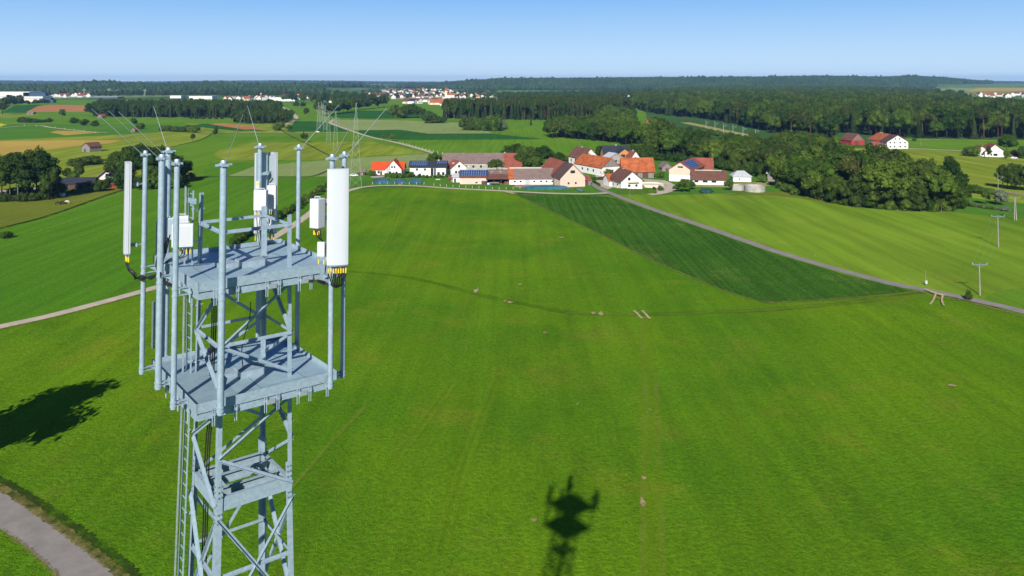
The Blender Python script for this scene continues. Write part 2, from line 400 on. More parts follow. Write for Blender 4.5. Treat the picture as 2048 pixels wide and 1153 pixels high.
# far valley floor and middle distance, back to front
sheet('meadow', [(-500, 275), (-500, 200), (700, 200), (1290, 200), (1300, 330), (700, 352), (400, 353), (-500, 330)], meadow)
sheet('field', [(-400, 261), (-400, 247), (250, 249), (385, 252), (480, 262), (300, 272), (0, 281), (-400, 283)], meadow_blue)
sheet('field', [(0, 226), (30, 212), (75, 210), (95, 213), (60, 226)], dark_crop)
sheet('field', [(52, 225), (75, 213), (100, 210), (168, 211), (182, 224), (90, 224)], brown)
sheet('field', [(-300, 252), (-300, 246), (0, 247), (12, 250), (0, 254)], rape)
sheet('field', [(-300, 236), (-300, 229), (60, 228), (90, 230), (20, 236)], meadow_yellow)
sheet('field', [(100, 265), (115, 262), (180, 263), (200, 266), (130, 271)], tan)
sheet('field', [(-400, 286), (0, 281), (250, 270), (400, 258), (425, 263), (412, 276), (350, 292), (310, 302), (400, 335), (390, 352), (250, 366), (0, 385), (-400, 420)], meadow_yellow)
sheet('field', [(-400, 288), (0, 283), (120, 281), (245, 281), (220, 287), (150, 293), (60, 303), (0, 311), (-400, 330)], tan)
sheet('field', [(410, 276), (425, 266), (660, 266), (690, 285), (500, 286), (380, 310), (350, 302)], meadow)
sheet('field', [(460, 266), (640, 266), (622, 243), (520, 248), (415, 250), (370, 246), (380, 251), (400, 258)], meadow_yellow)
sheet('field', [(370, 252), (470, 262), (535, 263), (425, 247), (400, 249)], dark_crop)
sheet('field', [(415, 248), (447, 247), (500, 252), (530, 258), (490, 260)], brown)
sheet('field', [(572, 264), (700, 264), (660, 247), (625, 243), (590, 243), (583, 252)], dark_crop)
sheet('field', [(440, 300), (505, 286), (745, 284), (855, 307), (740, 313), (650, 320), (455, 322), (425, 312)], meadow_yellow)
sheet('field', [(340, 300), (430, 308), (425, 322), (650, 322), (520, 342), (400, 352), (385, 350), (385, 320)], meadow)
sheet('field', [(455, 353), (510, 333), (640, 322), (750, 314), (862, 308), (900, 318), (900, 345), (740, 352), (640, 354)], grain)
sheet('field', [(405, 352), (420, 326), (500, 326), (512, 332), (455, 353)], crop_left)
sheet('field', [(655, 246), (670, 240), (790, 241), (930, 247), (985, 267), (850, 268), (800, 261), (690, 260)], grain)
sheet('field', [(698, 262), (800, 260), (855, 268), (985, 268), (1040, 274), (1100, 280), (960, 282), (800, 280), (738, 275)], dark_crop)
sheet('field', [(740, 276), (800, 281), (1100, 279), (1200, 285), (1245, 294), (1210, 306), (1150, 320), (1000, 318), (880, 316), (860, 304)], meadow)
sheet('field', [(640, 232), (700, 222), (860, 222), (880, 236), (740, 238), (670, 236)], dark_crop)
sheet('field', [(600, 200), (660, 200), (660, 222), (590, 236), (560, 230)], meadow)
sheet('field', [(960, 240), (1080, 244), (1100, 260), (1080, 277), (1000, 266), (950, 258)], meadow)
sheet('field', [(1180, 235), (1215, 233), (1215, 240), (1170, 244)], meadow_yellow)
sheet('field', [(1270, 300), (1275, 250), (1330, 245), (1330, 262), (1285, 300)], meadow_yellow)
# far fields at the right edge of the valley
sheet('field', [(1840, 189), (1870, 181), (2100, 182), (2100, 189)], meadow_yellow)
sheet('field', [(1865, 181), (1880, 177), (1960, 177), (1930, 184)], grain)
sheet('field', [(1935, 183), (1955, 176), (2100, 176), (2100, 182)], tan)
sheet('field', [(880, 185), (1000, 181), (1330, 184), (1330, 190), (1060, 193), (1000, 190)], meadow)
# right side meadows
sheet('meadow', [(1690, 330), (1650, 300), (1740, 296), (1740, 277), (2060, 282), (2300, 290), (2300, 420), (1920, 412), (1800, 400), (1720, 370)], meadow_yellow)
sheet('meadow', [(1815, 299), (1800, 280), (2070, 283), (2300, 287), (2300, 310), (2000, 308), (1900, 303)], meadow)
sheet('meadow', [(1900, 413), (1925, 395), (2040, 408), (2300, 430), (2300, 475), (2048, 470), (1910, 440)], meadow_blue)
sheet('meadow', [(1225, 388), (1330, 391), (1400, 387), (1470, 385), (1560, 388), (1640, 404), (1700, 415), (1800, 424), (1915, 427), (2060, 440), (2300, 460), (2300, 700), (2048, 628), (1960, 605), (1850, 580), (1700, 550), (1560, 508), (1400, 452), (1260, 403)], mown)
sheet('meadow', [(1500, 384), (1560, 372), (1640, 400), (1660, 410), (1600, 398), (1540, 392), (1440, 392)], meadow_olive)
sheet('meadow', [(1965, 607), (1975, 592), (2000, 583), (2060, 577), (2300, 560), (2300, 700), (2048, 630)], meadow)
# near fields
sheet('crop_field', [(-900, 1500), (-900, 900), (-500, 800), (-200, 705), (0, 658), (200, 610), (330, 570), (450, 530), (540, 480), (600, 442), (650, 405), (700, 380), (800, 375), (1000, 383), (1180, 390), (1230, 395), (1400, 455), (1560, 510), (1850, 585), (2048, 630), (2400, 720), (2800, 1000), (2800, 1500)], crop_near)
sheet('crop_field', [(-500, 800), (-500, 620), (0, 460), (90, 437), (160, 413), (250, 381), (330, 368), (400, 358), (460, 354), (700, 354), (740, 372), (690, 382), (645, 405), (600, 440), (540, 478), (450, 528), (330, 568), (200, 608), (0, 656), (-200, 700)], crop_left)
sheet('pasture', [(-500, 620), (-500, 470), (0, 402), (110, 394), (200, 382), (240, 373), (300, 364), (400, 353), (400, 358), (330, 367), (250, 380), (160, 412), (90, 436), (0, 459)], meadow_olive)
sheet('maize_field', [(1020, 385), (1100, 390), (1190, 392), (1222, 396), (1260, 408), (1400, 457), (1560, 513), (1700, 555), (1790, 575), (1830, 585), (1700, 600), (1530, 609), (1440, 580), (1300, 520), (1180, 460)], maize)
sheet('yard', [(-200, 420), (-200, 392), (0, 382), (60, 378), (100, 372), (110, 385), (60, 396), (0, 405)], yard)
# village ground
sheet('village_green', [(700, 372), (700, 348), (880, 334), (1150, 322), (1260, 316), (1330, 322), (1450, 340), (1570, 364), (1560, 385), (1460, 388), (1330, 392), (1230, 390), (1100, 388), (900, 378), (820, 374)], meadow_blue)
sheet('yard', [(740, 354), (800, 351), (800, 355), (745, 357)], yard)
sheet('yard', [(1195, 372), (1190, 350), (1215, 352), (1300, 360), (1330, 362), (1340, 375), (1330, 388), (1315, 390), (1312, 378), (1240, 372), (1215, 380)], yard)
sheet('yard', [(1028, 376), (1030, 370), (1105, 371), (1100, 377)], G_('dirt yard', (.25, .19, .14), (.30, .24, .18), patch=.1))
sheet('yard', [(1390, 375), (1460, 376), (1560, 372), (1560, 366), (1500, 366), (1395, 368)], G_('worn yard', (.28, .25, .12), (.24, .24, .10), patch=.1))

ROADS = [
 strip('road', [(1150, 338), (1163, 350), (1180, 364), (1205, 381), (1260, 403), (1320, 425), (1400, 452), (1480, 480), (1560, 507), (1640, 531), (1720, 553), (1790, 571), (1850, 582), (1900, 592), (1960, 605), (2048, 626), (2200, 668), (2500, 770)], 3.3, asphalt),
 strip('track', [(-500, 800), (-200, 702), (0, 656), (100, 634), (200, 608), (280, 586), (360, 562), (450, 528), (520, 492), (565, 466), (610, 436), (650, 405), (690, 385), (740, 374), (820, 373), (900, 378), (1000, 383), (1100, 388), (1180, 389), (1215, 387)], [2.9, 3.4], gravel),
 strip('road', [(-420, 800), (-200, 905), (-80, 973), (0, 1022), (70, 1068), (120, 1107), (172, 1153), (230, 1220), (300, 1350)], 3.9, asphalt),
 strip('track', [(480, 196), (560, 214), (585, 228), (592, 238), (570, 250)], 5, gravel),
 strip('track', [(668, 240), (661, 247), (690, 258), (738, 274), (800, 288), (863, 306), (885, 315), (950, 317), (1010, 317)], 3.6, gravel),
 strip('track', [(-100, 266), (60, 252), (110, 257), (175, 264), (215, 266)], 3, gravel),
 strip('track', [(400, 266), (520, 266), (700, 266)], 2.2, gravel),
 strip('track', [(1817, 298), (1860, 300), (1925, 303), (1960, 305)], 4, gravel),
 strip('path', [(1300, 391), (1320, 388), (1338, 383), (1345, 376), (1338, 370), (1325, 364)], 4.2, gravel),
 strip('embankment', [(1895, 370), (1950, 376), (2000, 384), (2060, 392), (2300, 425)], 5, G_('railway ballast', (.21, .17, .15), (.25, .21, .18), patch=.1)),
 strip('embankment', [(1370, 246), (1400, 252), (1450, 263), (1510, 275), (1560, 290)], 12, G_('dry bank', (.32, .27, .12), (.25, .25, .10), patch=.02)),
 strip('boundary', [(555, 256), (580, 272), (620, 292), (655, 310), (690, 322)], 1.6, G_('ditch grass', (.07, .055, .02), (.09, .08, .03))),
 strip('boundary', [(455, 354), (550, 355), (620, 354), (650, 345), (670, 338)], 1.5, G_('ditch weeds', (.06, .06, .03), (.09, .09, .05))),
 strip('boundary', [(-100, 484), (0, 458), (90, 435), (160, 411), (250, 380), (330, 367), (400, 357)], 1.3, verge_dark),
 strip('boundary', [(882, 317), (950, 319), (1010, 319), (1060, 318)], 5, G_('dry margin', (.30, .26, .08), (.34, .28, .10))),
 strip('ditch', [(172, 283), (240, 278), (300, 270), (340, 268)], 1.6, verge_dark),
 strip('ditch', [(312, 302), (350, 293), (400, 281), (425, 268)], 1.6, verge_dark),
]
# verges, wear marks and a pale band with painted sun glow
strip('verge', [(-100, 930), (0, 972), (80, 1022), (150, 1072), (225, 1128), (282, 1185)], 1.9, verge_dark, jit=.25)
strip('verge', [(-100, 938), (0, 980), (80, 1032), (150, 1083), (235, 1150), (262, 1180)], 1.1, verge, jit=.15)
strip('verge', [(0, 1066), (60, 1108), (117, 1160)], .5, verge, jit=.2)
strip('verge', [(1530, 609), (1650, 603), (1800, 590), (1840, 586)], 1.0, verge, jit=.3)
strip('verge', [(1020, 386), (1180, 461), (1300, 521), (1440, 581), (1530, 609)], .8, verge, jit=.2)
strip('verge', [(1860, 600), (1920, 603), (1990, 622), (2060, 640)], 1.6, verge, jit=.4)
strip('verge', [(0, 662), (100, 640), (200, 614), (300, 586)], .8, verge, jit=.2)
strip('worn_strip', [(700, 546), (800, 556), (880, 572), (950, 591), (1050, 612), (1150, 630), (1300, 632), (1420, 628), (1550, 622), (1700, 608), (1850, 590)], [1.8, 3.0], darker)
strip('worn_strip', [(1130, 630), (1300, 633), (1420, 629), (1550, 622), (1700, 609), (1860, 593)], 1.8, soil_faint)
strip('worn_strip', [(872, 676), (905, 640), (930, 612), (952, 592)], [1.2, 2.4], lighter)
strip('worn_strip', [(560, 1010), (620, 940), (690, 860), (735, 815)], [.4, .9], soil_faint)
for q in ([(1285, 1160), (1287, 1010), (1290, 880), (1290, 760), (1285, 640)], [(1325, 1160), (1322, 1010), (1318, 880), (1312, 760)]):
    strip('wheel_track', q, [.7, .8], soil_faint)
for q in ([(1575, 1160), (1500, 960), (1455, 820), (1430, 740)], [(860, 1160), (900, 1000), (960, 830), (1000, 740)], [(1690, 880), (1640, 800), (1600, 740)],
          [(780, 930), (840, 850), (900, 770)], [(720, 560), (780, 470), (800, 400)]):
    strip('wheel_track', q, [.45, .8], lighter)
    strip('wheel_track', [(x+22*(y/1160), y) for x, y in q], [.45, .8], lighter)
strip('hotspot_crop_strip', [(1305, 1200), (1303, 1060), (1300, 940), (1295, 800), (1292, 640)], [2.2, 3], lighter, jit=.5)  # paler crop, with the bright spot opposite the sun painted in as colour
def blob(px, py, rx, ry, mat, name='bare_patch'):
    c = P(px, py); a = random.random()*9
    pts = [(c.x+rx*math.cos(t)*(1+.3*math.sin(3*t+a)), c.y+ry*math.sin(t)*(1+.25*math.cos(2*t+a))) for t in [k*math.pi/6 for k in range(12)]]
    return sheet(name, pts, mat, world=True)
for x, y, rx, ry in ((952, 586, .5, 2.0), (1010, 606, .3, .8), (1020, 609, .6, .9), (1187, 631, .4, 1.2), (1202, 632, .5, 1.3), (1288, 964, .25, .5), (1285, 1012, .3, .9),
                     (1904, 777, .7, .4), (1068, 1049, .3, .5), (1122, 478, .8, 1), (1040, 573, .4, .6), (1300, 826, .15, .5), (1155, 815, .15, .4), (1090, 671, .4, .5)):
    blob(x, y, rx, ry, soil)
bare = plain('dry soil', (.42, .34, .19), .9, 0, .1, .25, 1.2)
for q in ([(1268, 626), (1284, 642)], [(1284, 626), (1300, 643)], []):
    if q: strip('wheel_track', q, .5, bare, jit=.15)
for q in ([(1872, 592), (1866, 606), (1860, 614)], [(1886, 594), (1884, 606), (1888, 616)]): strip('wheel_track', q, .4, bare)
strip('field_access', [(1850, 583), (1868, 590), (1890, 596)], [.8, 1.6], bare)
strip('field_access', [(1014, 386), (1020, 388), (1030, 390)], 2.5, bare, jit=.4)

# ------------------------------------------------------------------ trees (unit height 1, scaled up)
def mesh_np(name, v, quads, mats, mi=None, tris=None):
    me = bpy.data.meshes.new(name); v = np.asarray(v, np.float32)
    polys = [np.asarray(quads)] if quads is not None and len(quads) else []
    n4 = len(quads) if quads is not None else 0; n3 = len(tris) if tris is not None else 0
    loops = np.concatenate([np.asarray(quads, np.int32).ravel() if n4 else np.zeros(0, np.int32), np.asarray(tris, np.int32).ravel() if n3 else np.zeros(0, np.int32)])
    starts = np.concatenate([np.arange(n4)*4, n4*4+np.arange(n3)*3]).astype(np.int32)
    me.vertices.add(len(v)); me.vertices.foreach_set('co', v.ravel())
    me.loops.add(len(loops)); me.loops.foreach_set('vertex_index', loops.astype(np.int32))
    me.polygons.add(n4+n3); me.polygons.foreach_set('loop_start', starts)
    for m_ in mats: me.materials.append(m_)
    if mi is not None: me.polygons.foreach_set('material_index', np.asarray(mi, np.int32))
    me.update(calc_edges=True); me.validate(); return me
def unit(a): return a/np.maximum(np.linalg.norm(a, axis=-1, keepdims=True), 1e-9)
def cards(pos, nrm, size, g, asp=1.3):
    n = len(pos); t = unit(np.cross(nrm, g.normal(size=(n, 3)))); b = np.cross(nrm, t)
    s = size*g.uniform(.65, 1.35, n)
    hx = t*(s/2)[:, None]*asp; hy = b*(s/2)[:, None]/asp
    k = g.uniform(.7, 1.3, (n, 4))[..., None]
    v = np.stack([pos-hx*k[:, 0], pos-hy*k[:, 1], pos+hx*k[:, 2], pos+hy*k[:, 3]], 1).reshape(-1, 3)
    q = np.arange(n*4).reshape(n, 4); return v, q
def blob_core(c, r, g, nu=7, nv=5):
    u = np.linspace(0, 2*np.pi, nu, endpoint=False); vs = []; fs = []
    for i in range(1, nv):
        th = np.pi*i/nv
        for a in u: vs.append(c+r*np.array([math.sin(th)*math.cos(a), math.sin(th)*math.sin(a), math.cos(th)])*g.uniform(.85, 1.1))
    for i in range(nv-2):
        for k in range(nu): fs.append((i*nu+k, (i+1)*nu+k, (i+1)*nu+(k+1) % nu, i*nu+(k+1) % nu))
    b = len(vs); vs.append(c+np.array([0, 0, r])); vs.append(c-np.array([0, 0, r]))
    tr = [(b, k, (k+1) % nu) for k in range(nu)]+[(b+1, (nv-2)*nu+(k+1) % nu, (nv-2)*nu+k) for k in range(nu)]
    return np.array(vs), fs, tr
def crown_lobed(name, seed, mat, n, size, nl=13, rxy=.30, cz=.60, rz=.38, lobe=(.12, .19), taper=.5, core=True):
    g = np.random.default_rng(seed); V = []; Q = []; T = []; nb = 0; L = []
    for i in range(nl):
        d = unit(g.normal(size=3)); f = g.uniform(.35, .95) if i else 0
        z = d[2]*f; w_ = 1-taper*max(0, z)
        L.append((np.array([d[0]*f*rxy*w_, d[1]*f*rxy*w_, cz+z*(rz-.1)]), g.uniform(*lobe)*(1-.25*max(0, z))))
    tot = sum(r*r for _, r in L)
    for c, r in L:
        m = int(n*r*r/tot); d = unit(g.normal(size=(m, 3))); d[:, 2] = np.where(d[:, 2] < -.55, -d[:, 2], d[:, 2])
        p = c+d*r*g.uniform(.78, 1.12, (m, 1))
        keep = np.ones(m, bool)
        for c2, r2 in L:
            if c2 is not c: keep &= np.linalg.norm(p-c2, axis=1) > r2*.72
        p = p[keep]; d = d[keep]
        v, q = cards(p, unit(d+g.normal(size=d.shape)*.85), size, g); V.append(v); Q.append(q+nb); nb += len(v)
        if core:
            v, q, t = blob_core(c, r*.70, g); V.append(v); Q.append(np.array(q)+nb); T.append(np.array(t)+nb); nb += len(v)
    V = np.concatenate(V); V[:, 2] *= .985/np.quantile(V[:, 2], .999)
    return mesh_np(name, V, np.concatenate(Q), [mat], tris=np.concatenate(T) if T else None)
def crown_spruce(name, seed, mat, levels=20, per=13, R0=.17, base=.06, droop=.35):
    g = np.random.default_rng(seed); V = []; Q = []; nb = 0
    for i in range(levels):
        t = i/(levels-1); z = base+(1-base)*t**.95; r = R0*(1-t)**.85*g.uniform(.85, 1.12)+.012
        m = max(4, int(per*(1-t*.6)))
        for k in range(m):
            a = 2*np.pi*(k+g.uniform(-.4, .4))/m+i*.7; rr = r*g.uniform(.7, 1.15)
            dx = np.array([math.cos(a), math.sin(a), 0]); sd_ = np.array([-dx[1], dx[0], 0])*(.018+.32*rr)*.62
            tip = dx*rr+np.array([0, 0, z-droop*rr*g.uniform(.6, 1.3)]); mid = dx*rr*.55+np.array([0, 0, z+.01]); root = np.array([0, 0, z+.03+.1*rr])
            V += [root, mid-sd_, tip, mid+sd_+np.array([0, 0, .012])]; Q.append((nb, nb+1, nb+2, nb+3)); nb += 4
    # inner body so the stem region is dense
    prof = [(base+.02, R0*.62), (.35, R0*.5), (.65, R0*.30), (.97, .004)]
    for z, r in prof:
        for k in range(7): a = 2*np.pi*k/7+z*3; V.append(np.array([r*math.cos(a)*g.uniform(.8, 1.1), r*math.sin(a)*g.uniform(.8, 1.1), z]))
    for i in range(3):
        for k in range(7): Q.append((nb+i*7+k, nb+i*7+(k+1) % 7, nb+(i+1)*7+(k+1) % 7, nb+(i+1)*7+k))
    return mesh_np(name, np.array(V), Q, [mat])
def trunk_mesh(name, mat, r0=.018, top=.75, branches=5, seed=0, b0=.3):
    m_ = MB(); g = random.Random(seed)
    pts = [(0, 0, 0), (g.uniform(-.01, .01), g.uniform(-.01, .01), top*.5), (g.uniform(-.02, .02), g.uniform(-.02, .02), top)]
    m_.tube(pts, [r0, r0*.7, r0*.2], mat, 7)
    for i in range(branches):
        z = b0+(top-b0)*(i+.5)/branches*.9; a = i*2.4+g.random()
        l = .18*(1.1-z)
        m_.tube([(0, 0, z), (l*.5*math.cos(a), l*.5*math.sin(a), z+l*.5), (l*math.cos(a), l*math.sin(a), z+l*.9)], [r0*.4, r0*.28, r0*.08], mat, 5)
    me = bpy.data.meshes.new(name); me.from_pydata(m_.v, [], m_.f); me.materials.append(mat)
    me.polygons.foreach_set('use_smooth', [True]*len(m_.f)); return me

BT = trunk_mesh('trunk', M['bark'], seed=1); BTP = trunk_mesh('trunk', M['bark_pale'], .012, .8, 6, 2); PT = trunk_mesh('trunk', M['bark_red'], .014, .92, 6, 3, .55)
ST = trunk_mesh('trunk', M['bark'], .013, .9, 0, 4); BUT = trunk_mesh('stem', M['bark'], .02, .6, 6, 5, .1)
KIND = {}
def kind(k, crowns, trunk, name, cname='crown'): KIND[k] = (crowns, trunk, name, cname)
kind('broad', [crown_lobed('crown', 10+i, M['leaf'], 3400, .031, nl=26+i, rxy=.36+.02*(i % 3), rz=.42+.02*(i % 2), cz=.56, lobe=(.08, .155)) for i in range(4)], BT, 'broadleaf_tree')
kind('dark', [crown_lobed('crown', 20+i, M['leaf_dark'], 3300, .030, nl=28, rxy=.34, rz=.44, cz=.54, taper=.7, lobe=(.075, .15)) for i in range(3)], BT, 'broadleaf_tree')
kind('tall', [crown_lobed('crown', 30+i, M['leaf_dark'], 3000, .029, nl=24, rxy=.21, rz=.45, cz=.55, lobe=(.065, .12), taper=.6) for i in range(3)], BTP, 'broadleaf_tree')
kind('spruce', [crown_spruce('crown', 40+i, M['needle'], R0=.15+.02*i) for i in range(3)], ST, 'conifer_tree')
kind('pine', [crown_lobed('crown', 50+i, M['pine'], 2200, .028, nl=15, rxy=.19, cz=.72, rz=.27, lobe=(.07, .12), taper=.4) for i in range(3)], PT, 'pine_tree')
kind('bush', [crown_lobed('foliage', 60+i, M['leaf'], 1200, .075, nl=11, rxy=.52, cz=.44, rz=.46, lobe=(.24, .36), taper=.3) for i in range(3)], BUT, 'shrub', 'foliage')
kind('darkbush', [crown_lobed('foliage', 64+i, M['leaf_dark'], 1200, .07, nl=12, rxy=.50, cz=.44, rz=.46, lobe=(.22, .34), taper=.3) for i in range(2)], BUT, 'shrub', 'foliage')
kind('willow', [crown_lobed('foliage', 70, M['leaf_grey'], 1500, .05, nl=14, rxy=.42, cz=.48, rz=.44, lobe=(.16, .26), taper=.3)], BUT, 'willow_shrub', 'foliage')
kind('light', [crown_lobed('foliage', 72, M['leaf_light'], 1100, .06, nl=10, rxy=.42, cz=.46, rz=.46, lobe=(.2, .3), taper=.3)], BUT, 'shrub', 'foliage')
kind('purple', [crown_lobed('foliage', 74, M['leaf_purple'], 1100, .06, nl=10, rxy=.42, cz=.46, rz=.46, lobe=(.2, .3), taper=.3)], BUT, 'shrub', 'foliage')
SRC = {}
def put(k, loc, h, label, group=None, cat=None, wide=1.0, var=None, trunk=True):
    crowns, tr, name, cname = KIND[k]
    i = random.randrange(len(crowns)) if var is None else var
    e = empty(name, loc, label, cat or ('shrub' if 'shrub' in name else 'tree'), random.uniform(0, 6.28), group)
    c = bpy.data.objects.new(cname, crowns[i]); link(c, e); c.scale = (h*wide, h*wide, h)
    if trunk:
        t = bpy.data.objects.new('stem' if cname == 'foliage' else 'trunk', tr); link(t, e); t.scale = (h, h, h)
    SRC.setdefault((k, i), (c, h)); return e
def tree(k, px, py, top, label, group=None, wide=1.0, **kw):
    p = P(px, py); return put(k, p, max(1.2, Hgt(top, p.y)), label, group, wide=wide, **kw)

def scatter(poly, spacing, world=False, jitter=.42):
    pts = [P(*q).xy for q in poly] if not world else [Vector(q) for q in poly]
    a = np.array([(p.x, p.y) for p in pts]); x0, y0 = a.min(0); x1, y1 = a.max(0)
    gx, gy = np.meshgrid(np.arange(x0, x1, spacing), np.arange(y0, y1, spacing*.9))
    gx = gx+(np.arange(gx.shape[0]) % 2)[:, None]*spacing/2
    p = np.stack([gx.ravel(), gy.ravel()], 1)+rng.uniform(-jitter, jitter, (gx.size, 2))*spacing
    ins = np.zeros(len(p), bool); n = len(a)
    for i in range(n):
        (xa, ya), (xb, yb) = a[i], a[(i+1) % n]
        c = ((ya > p[:, 1]) != (yb > p[:, 1])) & (p[:, 0] < (xb-xa)*(p[:, 1]-ya)/(yb-ya+1e-12)+xa); ins ^= c
    p = p[ins]
    s = CX+F*p[:, 0]/p[:, 1]
    return p[(s > -120) & (s < 2170)]

# lone and small-group trees: kind, foot x, foot y, top y, width, label, group
for k, x, y, top, wd, lab in [
 ('dark', 385, 284, 267, .9, 'small tree alone beside the dark ditch above the left farm'),
 ('broad', 608, 286, 264, 1.0, 'round lone tree standing in the meadow behind the antenna poles'),
 ('dark', 430, 275, 259, 1.0, 'darker of two round bushes at the corner of the brown field, in front'),
 ('dark', 432, 268, 253, 1.0, 'round bush behind another at the corner of the dark crop strip'),
 ('broad', 76, 0, 0, 0, ''),
 ('broad', 124, 239, 218, .9, 'thin-crowned lone tree in front of the brown field at the far left'),
 ('tall', 178, 234, 206, 1.5, 'tall broad tree at the left end of the long dark wood'),
 ('darkbush', 147, 247, 234, 1.3, 'leftmost of three round bushes in the lush meadow'),
 ('darkbush', 169, 251, 238, 1.4, 'middle one of three round bushes in the lush meadow'),
 ('darkbush', 189, 253, 240, 1.2, 'rightmost of three round bushes in the lush meadow'),
 ('bush', 268, 248, 236, 1.2, 'rear one of the two willows beside the tiny field hut'),
 ('bush', 282, 259, 246, 1.3, 'front one of the two willows beside the tiny field hut'),
 ('dark', 5, 230, 196, 1.2, 'tall tree at the left border in front of the white warehouse'),
 ('tall', 613, 233, 216, 1.6, 'narrow grey lone tree beside the far farm road'),
 ('dark', 592, 217, 203, 1.5, 'left dark tree of the far pair in the pale meadow'),
 ('dark', 606, 217, 204, 1.5, 'right dark tree of the far pair in the pale meadow'),
 ('bush', 559, 262, 243, 1.2, 'shrub at the upper end of the brown ditch behind the wood corner'),
 ('broad', 578, 266, 250, 1.2, 'round shrub standing right of the brown ditch by the cross path'),
 ('spruce', 1062, 251, 234, 1.1, 'lone dark conifer in the meadow before the conifer belt'),
 ('broad', 767, 282, 267, .9, 'left small tree on the verge of the winding farm track'),
 ('broad', 785, 283, 267, 1.1, 'right small tree on the verge of the winding farm track'),
 ('broad', 869, 336, 304, 1.35, 'round tree at the left end of the long pinkish barn'),
 ('bush', 834, 336, 322, 1.4, 'round shrub behind the dark-roofed white house'),
 ('dark', 993, 347, 318, 1.7, 'dark round tree in front of the red end of the long barn'),
 ('bush', 1159, 330, 307, 1.0, 'tree close to the left side of the tall white farmhouse'),
 ('bush', 1213, 353, 337, 1.0, 'bushy tree before the orange-roofed barn wall'),
 ('bush', 1322, 357, 343, .9, 'young tree left of the pink barn with blue panels'),
 ('broad', 1367, 386, 357, 1.35, 'bigger round tree in front of the pink barn with blue panels'),
 ('broad', 1352, 385, 368, 1.3, 'low leafy tree before the pink barn, left of the bigger one'),
 ('broad', 1385, 381, 360, 1.1, 'leafy tree against the white wall of the low brown-roofed shed'),
 ('broad', 1457, 383, 358, 1.05, 'green tree at the right end of the long white shed'),
 ('light', 1524, 367, 350, 1.3, 'pale green shrub between the small white house and the grey shed'),
 ('light', 1322, 383, 371, 1.2, 'yellowish shrub beside the round slurry basin'),
 ('darkbush', 1308, 380, 373, 1.0, 'small clipped bush beside the round slurry basin'),
 ('willow', 2003, 412, 379, 1.05, 'silvery grey willow shrub by the right border below the railway'),
 ('broad', 1972, 411, 378, .8, 'thin green tree left of the silvery willow'),
 ('broad', 1932, 405, 380, .7, 'small tree right of the big grove edge'),
 ('tall', 1940, 410, 370, .7, 'reddish bare-stemmed tree between the grove and the silvery willow'),
 ('darkbush', 1936, 313, 292, 1.0, 'dark bush at the left end of the red-roofed house at right'),
 ('bush', 1950, 314, 291, 1.2, 'round green tree just left of the red-roofed house at right'),
 ('dark', 1978, 318, 291, .7, 'conifer-like tree standing before the red-roofed house at right'),
 ('broad', 2014, 310, 267, 1.2, 'large domed tree behind the red-roofed house at right'),
 ('light', 2014, 318, 301, .8, 'light shrub right of the red-roofed house'),
 ('purple', 2030, 315, 299, 1.3, 'dark purple-leaved bush near the right border'),
 ('darkbush', 2046, 318, 292, 1.0, 'green bush cut by the right border beside the purple one'),
 ('bush', 1829, 283, 276, 1.3, 'tiny round bush in the meadow behind the white farmhouse'),
 ('dark', 1940, 261, 246, 1.0, ''),
 ('darkbush', 1938, 602, 578, .55, 'slender small tree on the road verge beside the near power pole'),
 ('bush', 12, 478, 462, 1.6, 'low bush at the left border on the pasture edge'),
 ('bush', 744, 353, 340, 1.1, 'small tree left of the bright red-roofed house'),
 ('spruce', 1316, 245, 238, 1.2, ''),
 ('bush', 1294, 249, 240, 1.0, 'bush beside the tiny red-roofed hut in the far meadow'),
 ('spruce', 725, 190, 181, 1.0, ''),
 ('dark', 719, 196, 188, 1.0, ''),
]:
    if lab: tree(k, x, y, top, lab, wide=wd)
# the tree outside the frame that throws the big shadow onto the crop
put('broad', (-75.8, 97.8, 0), 21.3, 'tall broadleaf tree by the left road bend that throws a shadow on the crop', wide=1.05, var=1)
# left farm group
gl = 'broadleaf trees of the farm at the left border'
for x, y, top, k, wd in [(-30, 402, 300, 'dark', 1), (2, 405, 312, 'dark', .8), (20, 399, 305, 'tall', 1.2), (36, 404, 303, 'tall', 1.3), (54, 402, 309, 'dark', .8), (72, 398, 292, 'dark', .8), (86, 400, 300, 'tall', 1.3), (97, 401, 330, 'dark', .8), (-10, 385, 330, 'dark', 1.2), (104, 392, 348, 'darkbush', 1.)]:
    tree(k, x, y, top, 'tall dark tree of the left farm grove by the border', gl, wide=wd)
g2 = 'broadleaf trees of the grove behind the left antenna'
for x, y, top, k, wd in [(228, 372, 302, 'dark', 1.), (247, 374, 300, 'dark', 1.1), (262, 368, 290, 'tall', 1.6), (283, 374, 286, 'dark', .9), (300, 370, 292, 'dark', 1.), (318, 372, 290, 'dark', 1.), (340, 370, 300, 'dark', 1.), (358, 366, 310, 'dark', 1.), (372, 362, 320, 'dark', 1.1), (300, 378, 330, 'dark', 1.2), (245, 379, 340, 'darkbush', 1.2), (330, 378, 335, 'bush', 1.2)]:
    tree(k, x, y, top, 'dark tree of the grove right behind the slim left antenna', g2, wide=wd)
